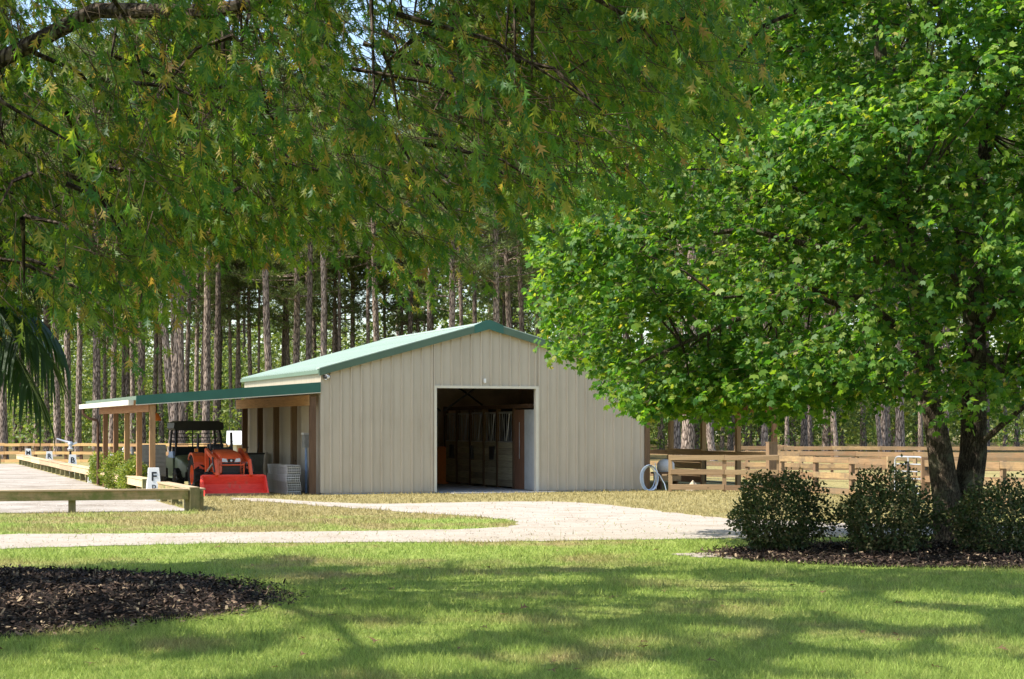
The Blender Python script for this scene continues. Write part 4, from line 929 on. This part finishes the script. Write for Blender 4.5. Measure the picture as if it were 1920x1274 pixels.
def sun_gap(p):  # holes cut in the crown along sun rays to shape the lawn's light patches
    q = p[:, :2]+p[:, 2:3]*cot_; out = np.zeros(len(p), bool)
    for gx_, gy_, ra, rb in gaps: out |= ((q[:, 0]-gx_)/ra)**2+((q[:, 1]-gy_)/rb)**2 < 1
    edge = 23.4+0.25*np.sin(q[:, 0]*2.1)+0.2*np.sin(q[:, 0]*5.3); edge = np.where(q[:, 0] < -2.6, edge+2.6, edge)
    return out | (q[:, 1] > edge+rng.normal(size=len(p))*0.12)
def void(c): return math.sin(1.7*c[0]+.5)+math.sin(2.1*c[1]+1.1*c[0])+math.sin(2.7*c[2]+.7*c[1]+1.3*c[0])
def oak_clusters(n, inframe):
    out = []
    while len(out) < n:
        u = rdir(1)[0]*rng.uniform(0.35, 1.0)**0.45; c = OC+OR_*u
        if c[2] < 2.6 or (inframe and c[1] < 13.6) or (inframe and void(c) < -0.3): continue
        px, py = proj(c); vis = (-120 < px < 2040) and (py > -140)
        if vis != inframe: continue
        if vis:
            lim = np.interp(px, ob_x, ob_y)
            if py > lim-12: continue
            # thin the windows where the pines show through
            win = ((px-610)/80)**2+((py-235)/70)**2 < 1 or ((px-830)/75)**2+((py-110)/60)**2 < 1 or ((px-350)/70)**2+((py-330)/45)**2 < 1
            if win and rng.random() < 0.8: continue
        out.append(c)
    return np.array(out)
def oak_foliage(name, C, per, leaves, lsize, spread, wf=0.72):
    sp0 = np.repeat(C, per, 0)+rng.normal(size=(len(C)*per, 3))*np.array(spread)
    px, py = proj(sp0); ok = py < np.interp(px, ob_x, ob_y)+rng.normal(size=len(px))*20-10
    sp0 = sp0[ok]; n = len(sp0)
    out = norm((sp0-np.array([OT[0], OT[1], 5.0]))*[1, 1, 0.2]); td = norm(out*0.7+rdir(n)*0.55+np.array([0, 0, -0.55]))
    tl = rng.uniform(0.25, 0.55, n); tip = sp0+td*tl[:, None]
    tt = np.tile(np.linspace(0.05, 1.0, leaves), n)[:, None]; base = np.repeat(sp0, leaves, 0)*(1-tt)+np.repeat(tip, leaves, 0)*tt
    k = len(base); A = norm(np.repeat(td, leaves, 0)*0.3+rdir(k)*0.5+np.array([0, 0, -0.8])); N = norm(rdir(k)+np.array([-0.2, -0.1, 0.25]))
    sz = rng.uniform(0.75, 1.25, k)*lsize
    kp = ~sun_gap(base+A*lsize*0.5)
    if wf > 1:
        qx, qy = proj(base); kp &= ~((qx > -90) & (qx < 2010) & (qy > -80))
    base, A, N, sz = base[kp], A[kp], N[kp], sz[kp]
    o = scatter(name, OAK_V, OAK_F, base-OT, A, N, sz, M['oakleaf'], oak, sz*wf); o['kind'] = 'stuff'
    twigs('twigs', sp0-OT-td*0.12, tip-OT, 0.005, M['twig'], oak)
Cv = oak_clusters(390, True)
oak_foliage('crown', Cv, 17, 12, 0.148, (0.33, 0.33, 0.30), 0.76)
Co = oak_clusters(500, False)
oak_foliage('upper_crown', Co, 10, 9, 0.28, (0.5, 0.5, 0.4), 1.25)
# branches that tie each cluster to its nearest limb
m = MB()
for c in np.vstack([Cv[::2], Co[::3]]):
    dd = np.linalg.norm((limb_pts-c)*[1, 1, 0.8], axis=1); j = np.argmin(dd); a = limb_pts[j]
    if dd[j] > 1.5: a = c+np.array([rng.normal()*0.5-0.4, rng.normal()*0.5, 0.45])
    mid = (a+c)/2+[0, 0, 0.12]
    m.tube([a-OT, mid-OT, c-OT], [0.022, 0.015, 0.007], 4, False)
m.build('branches', M['oakbark'], oak)['kind'] = 'stuff'

# ------------------------------------------------------------------ maple
MT = np.array([6.62, 28.0, 0.0])
maple = thing('maple_tree', 'broad maple with two dark trunks and bright green leaves above the shrubs', 'tree', MT, 0)
def mstem(name, pts, rad, n=12):
    m = MB(); m.tube([Vector(P(px, py, d))-Vector(MT) for px, py, d in pts], rad, n); m.build(name, M['maplebark'], maple, True)
mstem('trunk', [(1784, 1034, 28), (1781, 1005, 28), (1776, 940, 28), (1768, 890, 28), (1763, 850, 28), (1752, 790, 28), (1740, 730, 28), (1731, 640, 28), (1708, 520, 28), (1694, 420, 28), (1672, 250, 28), (1645, 60, 28), (1630, -150, 28.3)],
      [0.34, 0.25, 0.215, 0.20, 0.185, 0.165, 0.15, 0.145, 0.14, 0.13, 0.11, 0.09, 0.04], 14)
mstem('trunk', [(1800, 1034, 28.1), (1804, 990, 28.12), (1810, 930, 28.15), (1819, 890, 28.2), (1825, 850, 28.2), (1826, 790, 28.2), (1827, 640, 28.2), (1824, 520, 28.2), (1835, 420, 28.3), (1850, 250, 28.5), (1870, 0, 28.7), (1880, -180, 29)],
      [0.34, 0.27, 0.235, 0.215, 0.205, 0.19, 0.17, 0.155, 0.12, 0.10, 0.07, 0.03], 14)
limbs_px = [[(1821, 525, 28.2), (1800, 460, 28.1), (1785, 380, 28), (1770, 200, 27.6), (1760, 20, 27.3)], [(1818, 850, 28.2), (1850, 822, 28), (1890, 788, 27.7), (1960, 730, 27.2), (2060, 660, 26.5)],
            [(1702, 480, 28), (1640, 432, 27.6), (1590, 400, 27.2), (1540, 370, 26.6), (1420, 330, 26)], [(1732, 660, 28), (1650, 600, 27.3), (1540, 560, 26.5), (1380, 600, 25.6), (1200, 680, 25.0)],
            [(1735, 690, 28), (1690, 620, 27), (1620, 560, 26), (1500, 540, 25.2), (1350, 560, 24.6)], [(1745, 760, 28), (1700, 700, 28.6), (1600, 660, 29.4), (1440, 690, 30.2), (1300, 720, 31)],
            [(1695, 430, 28), (1600, 330, 28.8), (1480, 260, 29.6), (1340, 240, 30.2), (1200, 300, 30.6)], [(1700, 500, 28), (1560, 470, 28.2), (1400, 430, 28.2), (1230, 450, 28.3), (1080, 520, 28.3)],
            [(1827, 640, 28.2), (1880, 560, 27), (1960, 500, 26), (2080, 460, 25)], [(1825, 600, 28.2), (1790, 520, 26.8), (1740, 450, 25.6), (1680, 420, 24.6)], [(1850, 250, 28.5), (1920, 120, 28), (2020, 20, 27.6)],
            [(1672, 250, 28), (1560, 130, 27.5), (1440, 60, 27), (1330, 60, 26.8)], [(1660, 180, 28), (1720, 40, 29), (1780, -80, 30)], [(1730, 640, 28), (1780, 560, 30), (1830, 520, 32)],
            [(1826, 660, 28.2), (1900, 700, 29.5), (1990, 730, 31)], [(1740, 740, 28), (1700, 740, 26.5), (1640, 720, 25.4), (1560, 720, 24.8)], [(1825, 640, 28.2), (1850, 660, 26.6), (1880, 700, 25.6)]]
for pts in limbs_px:
    n = len(pts); m = MB(); m.tube([Vector(P(*p))-Vector(MT) for p in pts], [0.055*(1-i/n)+0.008 for i in range(n)], 8); m.build('limb', M['maplebark'], maple, True)
ml_pts = np.array([np.array(P(*a))*(1-t)+np.array(P(*b))*t for pts in limbs_px for a, b in zip(pts[:-1], pts[1:]) for t in np.linspace(0, 1, 8)])
MC, MR = np.array([5.3, 28.0, 6.2]), np.array([5.7, 4.7, 4.9])
mb_x = [940, 985, 1010, 1030, 1055, 1100, 1137, 1165, 1220, 1280, 1330, 1390, 1440, 1490, 1560, 1630, 1700, 1765, 1850, 1915, 2300]
mb_y = [420, 520, 580, 650, 690, 705, 720, 752, 783, 765, 775, 802, 780, 790, 765, 752, 748, 775, 800, 755, 800]
ml_x = [-200, 0, 150, 300, 420, 560, 640, 800]     # left edge of the crown by height in the photo: y -> x
ml_e = [1330, 1280, 1190, 1060, 1000, 1005, 1030, 1040]
def maple_ok(px, py, slack=0.0):
    return (py < np.interp(px, mb_x, mb_y)+slack) & (px > np.interp(py, ml_x, ml_e)-slack)
cl = []
while len(cl) < 505:
    az_ = rng.random()*6.283; q_ = rng.random()**0.5; zl = 2.0+0.6*q_**4; zh = 6.2+4.9*math.sqrt(max(0.0, 1-q_*q_)); c = np.array([MC[0]+MR[0]*q_*math.cos(az_), MC[1]+MR[1]*q_*math.sin(az_), zl+(zh-zl)*rng.random()**0.9])
    if q_ < 0.55 and rng.random() < 0.35 and zl+1.2 < c[2] < zh-1.5: continue
    px, py = proj(c)
    if not maple_ok(px, py-6, -10) or void(c*0.9) < -0.75: continue
    if c[1] < 28.4 and any(((px-a)/ra)**2+((py-b)/rb)**2 < 1 for a, b, ra, rb in ((1738, 660, 55, 75), (1832, 600, 50, 95), (1698, 430, 50, 55), (1655, 40, 45, 60), (1905, 300, 60, 60), (1790, 130, 60, 50), (1600, 270, 60, 30))): continue
    cl.append(c)
for k in range(18): cl.append(np.array(P(rng.uniform(1190, 1480), rng.uniform(705, 742), rng.uniform(24.5, 28))))
cl = np.array(cl)
per = 31; n0 = len(cl)
# each cluster is a flat, outward-drooping tier of sprays
off = rng.normal(size=(n0, per, 3))*np.array([0.52, 0.52, 0.13]); outw = norm((cl-np.array([6.4, 28.0, 6.0]))*[1, 1, 0.001])
rad = np.einsum('nki,ni->nk', off, outw); off[..., 2] -= 0.32*np.maximum(rad, -0.2)
sp0 = (cl[:, None, :]+off).reshape(-1, 3); ow = np.repeat(outw, per, 0)
px, py = proj(sp0); ok = maple_ok(px, py, -6+rng.normal(size=len(px))*7); sp0 = sp0[ok]; ow = ow[ok]; n = len(sp0)
td = norm(ow*0.55+rdir(n)*0.6+np.array([0, 0, -0.22])); tl = rng.uniform(0.18, 0.38, n); tip = sp0+td*tl[:, None]
lv = 11
tt = np.tile(np.linspace(0.0, 1.0, lv), n)[:, None]; base = np.repeat(sp0, lv, 0)*(1-tt)+np.repeat(tip, lv, 0)*tt+rng.normal(size=(n*lv, 3))*0.03
k = len(base); A = norm(np.repeat(td, lv, 0)*0.6+rdir(k)*0.75+np.array([0, 0, -0.42])); N = norm(rdir(k)*0.55+np.array([-0.25, -0.2, 0.8])); sz = rng.uniform(0.65, 1.35, k)*0.088
o = scatter('crown', MAP_V, MAP_F, base-MT, A, N, sz, M['mapleleaf'], maple); o['kind'] = 'stuff'
twigs('twigs', sp0-MT-td*0.1, tip-MT, 0.005, M['twig'], maple)
m = MB()
for c in cl[::2]:
    dd = np.linalg.norm(ml_pts-c, axis=1); a = ml_pts[np.argmin(dd)]; m.tube([a-MT, (a+c)/2+[0, 0, 0.08]-MT, c-MT], [0.022, 0.014, 0.006], 4, False)
m.build('branches', M['maplebark'], maple)['kind'] = 'stuff'

# ------------------------------------------------------------------ shrubs
def shrub(name, label, c, r, nleaf, size, mat, group=None, stems=7):
    c = np.array(c); o = thing(name, label, 'shrub', (c[0], c[1], 0), 0, group); r = np.array(r)
    ph = rng.uniform(0, 6.28, 8); u = rdir(nleaf)
    lump = 1+0.10*np.sin(5*np.arctan2(u[:, 1], u[:, 0])+ph[0])+0.09*np.sin(7*u[:, 2]+ph[1])+0.07*np.sin(9*u[:, 0]+ph[2])+0.05*np.sin(15*u[:, 1]+ph[3])
    rad = (rng.random(nleaf)**0.4*0.62+0.42)*lump
    p = u*rad[:, None]*r+np.array([0, 0, r[2]*0.98]); far = rng.random(nleaf) < 0.05; p[far] += u[far]*r*0.14
    ok = p[:, 2] > 0.06; p = p[ok]; u = u[ok]; n = len(p)
    A = norm(u*0.5+rdir(n)*0.8+np.array([0, 0, 0.1])); N = norm(u*0.5+rdir(n)*0.7+np.array([0, 0, 0.4])); sz = rng.uniform(0.6, 1.3, n)*size
    tv = [(0, 0, 0), (0.3, 0.4, 0.05), (0, 1, -0.05), (-0.3, 0.4, 0.05)]
    f = scatter('foliage', tv, [(0, 1, 2, 3)], p, A, N, sz, mat, o); f['kind'] = 'stuff'
    m = MB()
    for k in range(stems):
        a = k*2.4; m.tube([(0.06*math.cos(a), 0.06*math.sin(a), -0.03), (r[0]*0.35*math.cos(a), r[1]*0.35*math.sin(a), r[2]*0.6), (r[0]*0.7*math.cos(a), r[1]*0.7*math.sin(a), r[2]*1.25)], [0.022, 0.014, 0.004], 5)
    m.build('stems', M['twig'], o); return o
def at(px, py): q = G(px, py); return (q.x, q.y)
def SX_(px, d): return (px-960)/F_PX*d
shrub('dark_shrub', 'rounded dark shrub at the open end of the mulch bed', (SX_(1462, 26.2), 26.2), (0.655, 0.62, 0.56), 9500, 0.055, M['shrub'], 'shrubs in the mulch bed')
shrub('dark_shrub', 'dark shrub between the rounded shrub and the maple trunk', (SX_(1664, 25.6), 25.6), (0.64, 0.62, 0.58), 9500, 0.055, M['shrub'], 'shrubs in the mulch bed')
shrub('dark_shrub', 'dark shrub growing against the front of the maple trunk', (SX_(1880, 25.4), 25.4), (0.72, 0.66, 0.50), 9500, 0.055, M['shrub'], 'shrubs in the mulch bed')
for px_, d_, rr_, lab in ((254, 51.2, 0.42, 'light green shrub beside the lean-to corner post behind the arena rail'), (228, 54.0, 0.50, 'fullest light green shrub between arena rail and lean-to posts'),
                         (200, 57.6, 0.46, 'light green shrub next to marker P behind the arena rail')):
    shrub('green_shrub', lab, (SX_(px_, d_), d_), (rr_*1.15, rr_*1.3, 0.52 if rr_ > 0.43 else 0.44), 4200, 0.075, M['greenshrub'], 'shrubs behind the arena rail')

# ------------------------------------------------------------------ mulch beds
def bed(name, label, c, rx, ry, h, nchip, ang=0.0, chip=0.052):
    n = 64; V = [(0, 0, h)]; F_ = []; rings = (0.35, 0.65, 0.88, 1.0)
    for j, q in enumerate(rings):
        for k in range(n):
            a = 2*math.pi*k/n; w = 1+0.035*math.sin(5*a+1)+0.02*math.sin(11*a)+random.uniform(-.012, .012)
            V.append((rx*q*w*math.cos(a), ry*q*w*math.sin(a), h*(1-q*q)+0.012+random.uniform(0, 0.02)*(q < 1)))
    for k in range(n): F_.append((0, 1+k, 1+(k+1) % n))
    for j in range(3):
        for k in range(n): F_.append((1+j*n+k, 1+(j+1)*n+k, 1+(j+1)*n+(k+1) % n, 1+j*n+(k+1) % n))
    me = bpy.data.meshes.new(name); me.from_pydata(V, [], F_); o = obj(name, me, M['soil'], None, c, (0, 0, ang)); o['kind'] = 'structure'
    a = rng.random(nchip)*2*math.pi; q = np.sqrt(rng.random(nchip))*(1.0+0.10*rng.random(nchip)**3)
    p = np.stack([rx*q*np.cos(a), ry*q*np.sin(a), h*np.maximum(0, 1-q*q)+0.02+rng.random(nchip)*0.03], 1)
    A = norm(rdir(nchip)*[1, 1, 0.35]); N = norm(rdir(nchip)*0.5+np.array([0, 0, 1])); sz = rng.uniform(0.4, 1.6, nchip)*chip; wd = rng.uniform(0.012, 0.03, nchip)
    tv = [(-.5, 0, 0), (.5, 0.05, 0), (.4, 1, .1), (-.4, .95, 0)]
    s = scatter('mulch_chips', tv, [(0, 1, 2, 3)], p, A, N, sz, M['chip'], o, wd); s['kind'] = 'stuff'
    return o
MB1 = ((-7.0, 19.0), 4.55, 4.0); MB2 = ((7.1, 25.9), 4.3, 2.65)
bed('mulch_bed', '', (*MB1[0], 0), MB1[1], MB1[2], 0.13, 42000)
bed('mulch_bed', '', (*MB2[0], 0), MB2[1], MB2[2], 0.08, 24000)

# ------------------------------------------------------------------ palm at the far side of the oak's bed
PC = np.array([-6.84, 22.0, 0.0])
palm = thing('palm_tree', 'palm with drooping dark green fronds under the oak', 'palm', PC, 0)
m = MB(); m.tube([(0, 0, -0.05), (0.02, 0, 0.6), (0.0, 0, 1.6), (0.03, 0, 3.3)], [0.24, 0.19, 0.18, 0.2], 12); m.build('trunk', M['oakbark'], palm, True)
lf = MB(); lf.add([(-0.014, 0, 0), (0.014, 0, 0), (0.019, 0.3, 0.02), (-0.019, 0.3, 0.02), (0.012, 0.7, -0.04), (-0.012, 0.7, -0.04), (0, 1, -0.16)], [(0, 1, 2, 3), (3, 2, 4, 5), (5, 4, 6)])
lf_me = bpy.data.meshes.new('leaflet'); lf_me.from_pydata(lf.v, [], lf.f); lf_me.materials.append(M['palm'])
fr_dirs = [(2, 1.75, 1.15), (-10, 1.75, 0.38), (20, 1.7, 0.62), (-4, 1.5, 0.02), (-32, 1.85, 0.15), (48, 1.7, 0.7), (80, 1.7, 0.5), (120, 1.7, 0.8), (165, 1.7, 0.4), (205, 1.7, 0.7), (250, 1.7, 0.5), (290, 1.75, 0.85), (325, 1.75, 0.55)]
for i, (azd, Lf, upv) in enumerate(fr_dirs):
    az = R(azd); o_ = Vector((math.cos(az), math.sin(az), 0)); pts = []
    for k in range(11):
        t = k/10; pts.append(Vector((0, 0, 3.27))+o_*(Lf*(t-0.12*t*t))+Vector((0, 0, 1))*(upv*1.5*t-(1.25+0.45*upv)*t*t*0.95))
    m = MB(); m.tube(pts, [0.02*(1-k/11)+0.004 for k in range(11)], 5); fr = m.build('frond', M['palm'], palm, True)
    for k in range(4, 44):
        t = k/44; j = min(9, int(t*10)); f_ = t*10-j; p = pts[j]*(1-f_)+pts[j+1]*f_; tan = (pts[j+1]-pts[j]).normalized()
        side = tan.cross(Vector((0, 0, 1))).normalized()
        for s_ in (-1, 1):
            d_ = (side*s_*0.75+tan*0.75+Vector((0, 0, -0.3-0.45*t))+Vector((random.uniform(-.12, .12), random.uniform(-.12, .12), random.uniform(-.12, .12)))).normalized()
            z_ = (Vector((0, 0, 1))-d_*d_.z).normalized(); x_ = d_.cross(z_)
            ln_ = (0.62*math.sin(min(1, t*1.6+0.25)*math.pi*0.62)+0.12)*random.uniform(0.85, 1.1)
            q = obj('leaflet', lf_me, None, fr); mt = Matrix((x_, d_, z_)).transposed().to_4x4(); mt.translation = p
            q.matrix_basis = mt @ Matrix.Diagonal((1, ln_, ln_, 1))

# ------------------------------------------------------------------ grass
bar_poly = [bp(-5, 0)[:2], bp(W+4.4, 0)[:2], bp(W+4.4, L)[:2], bp(-5, L)[:2]]
are_poly = [tuple(p[:2]) for p in (C0, far_end, far_end+df*22, c3)]
def grass(name, n, y0, y1, h, wid, label):
    px = rng.uniform(-520, 2560, n); py = rng.uniform(y0, y1, n); d = F_PX*HC/(py-HOR); x = (px-960)/F_PX*d; y = d
    keep = ~in_poly(x, y, drive) & ~in_poly(x, y, bar_poly) & ~in_poly(x, y, are_poly)
    for (c, rx, ry) in (MB1, MB2): keep &= (((x-c[0])/rx)**2+((y-c[1])/ry)**2 > rng.uniform(0.80, 1.06, n))
    keep |= in_poly(x, y, drive) & (rng.random(n) < 0.012)
    keep &= ~(in_poly(x, y, patch) & (rng.random(n) < 0.85))
    x, y, d = x[keep], y[keep], d[keep]; k = len(x)
    p = np.stack([x, y, np.zeros(k)], 1); A = norm(rdir(k)*0.75+np.array([0, 0, 0.95])); A[:, 2] = np.abs(A[:, 2]); N = rdir(k)
    hs2 = h*rng.uniform(0.5, 1.5, k)*(1+0.35*np.sin(x*1.7)*np.sin(y*1.3)); w = wid*d/20*rng.uniform(0.7, 1.3, k)
    tv = [(-.5, 0, 0), (.5, 0, 0), (.32, .6, .10), (-.32, .6, .10), (0, 1, .35)]
    tv = [(-.55, 0, 0), (.55, 0, 0), (0, 1, .3)]
    return tag(scatter(name, tv, [(0, 1, 2)], p, A, N, hs2, M['blade'], None, w), label, 'grass', None, 'stuff')
grass('lawn_grass', 400000, 1008, 1330, 0.055, 0.0075, 'mown green lawn grass under the trees in front of the driveway')
grass('verge_grass', 145000, 918, 1008, 0.06, 0.008, 'dry short grass between the driveway and the barn')

# ------------------------------------------------------------------ loose stones on the drive and in the arena
ns = 16000; px = rng.uniform(-200, 2100, ns); py = rng.uniform(893, 1036, ns); d = F_PX*HC/(py-HOR); x = (px-960)/F_PX*d
k_ = in_poly(x, d, drive) | in_poly(x, d, are_poly); x, d = x[k_], d[k_]; k = len(x)
tag(scatter('loose_gravel', [(-.5, -.4, 0), (.5, -.4, 0), (0, .5, 0), (0, 0, .45)], [(0, 1, 3), (1, 2, 3), (2, 0, 3)], np.stack([x, d, np.full(k, 0.009)], 1), norm(rdir(k)*[1, 1, 0.001]), np.tile([0, 0, 1.0], (k, 1)), rng.uniform(0.012, 0.036, k), M['stone']), 'loose pale and grey pebbles scattered on the drive and arena', 'gravel', None, 'stuff')

# ------------------------------------------------------------------ fallen leaves on the lawn
fl_me = bpy.data.meshes.new('fallen_leaf'); fl_me.from_pydata([(a*0.9, b, c*1.4+0.02*((i*37) % 3)) for i, (a, b, c) in enumerate(OAK_V)], [], OAK_F); fl_me.materials.append(M['deadleaf'])
stray = [(random.uniform(-40, 1960), random.uniform(1025, 1270)) for _ in range(46)]
for px, py in stray+[(1162, 1123), (1365, 1145), (857, 1228), (655, 1111), (880, 1157), (935, 1160), (1090, 1046), (790, 1070), (920, 1072), (1475, 1210), (1640, 1268), (1300, 1208), (1012, 1190), (1240, 1115), (700, 1215), (285, 1055), (1540, 1120), (560, 1240)]:
    if in_poly(np.array([G(px, py).x]), np.array([G(px, py).y]), [(MB1[0][0]+MB1[1]*math.cos(a), MB1[0][1]+MB1[2]*math.sin(a)) for a in np.linspace(0, 6.2, 40)])[0] or (px > 1330 and py < 1075): continue
    ls = random.uniform(0.09, 0.17)
    g_ = G(px, py); o = obj('fallen_leaf', fl_me, None, None, (g_.x, g_.y, 0.035), (random.uniform(-.3, .3), random.uniform(-.3, .3), random.uniform(0, 6.28)), (ls, ls, ls))
    tag(o, 'brown curled oak leaf lying on the lawn', 'leaf', 'fallen oak leaves on the lawn')
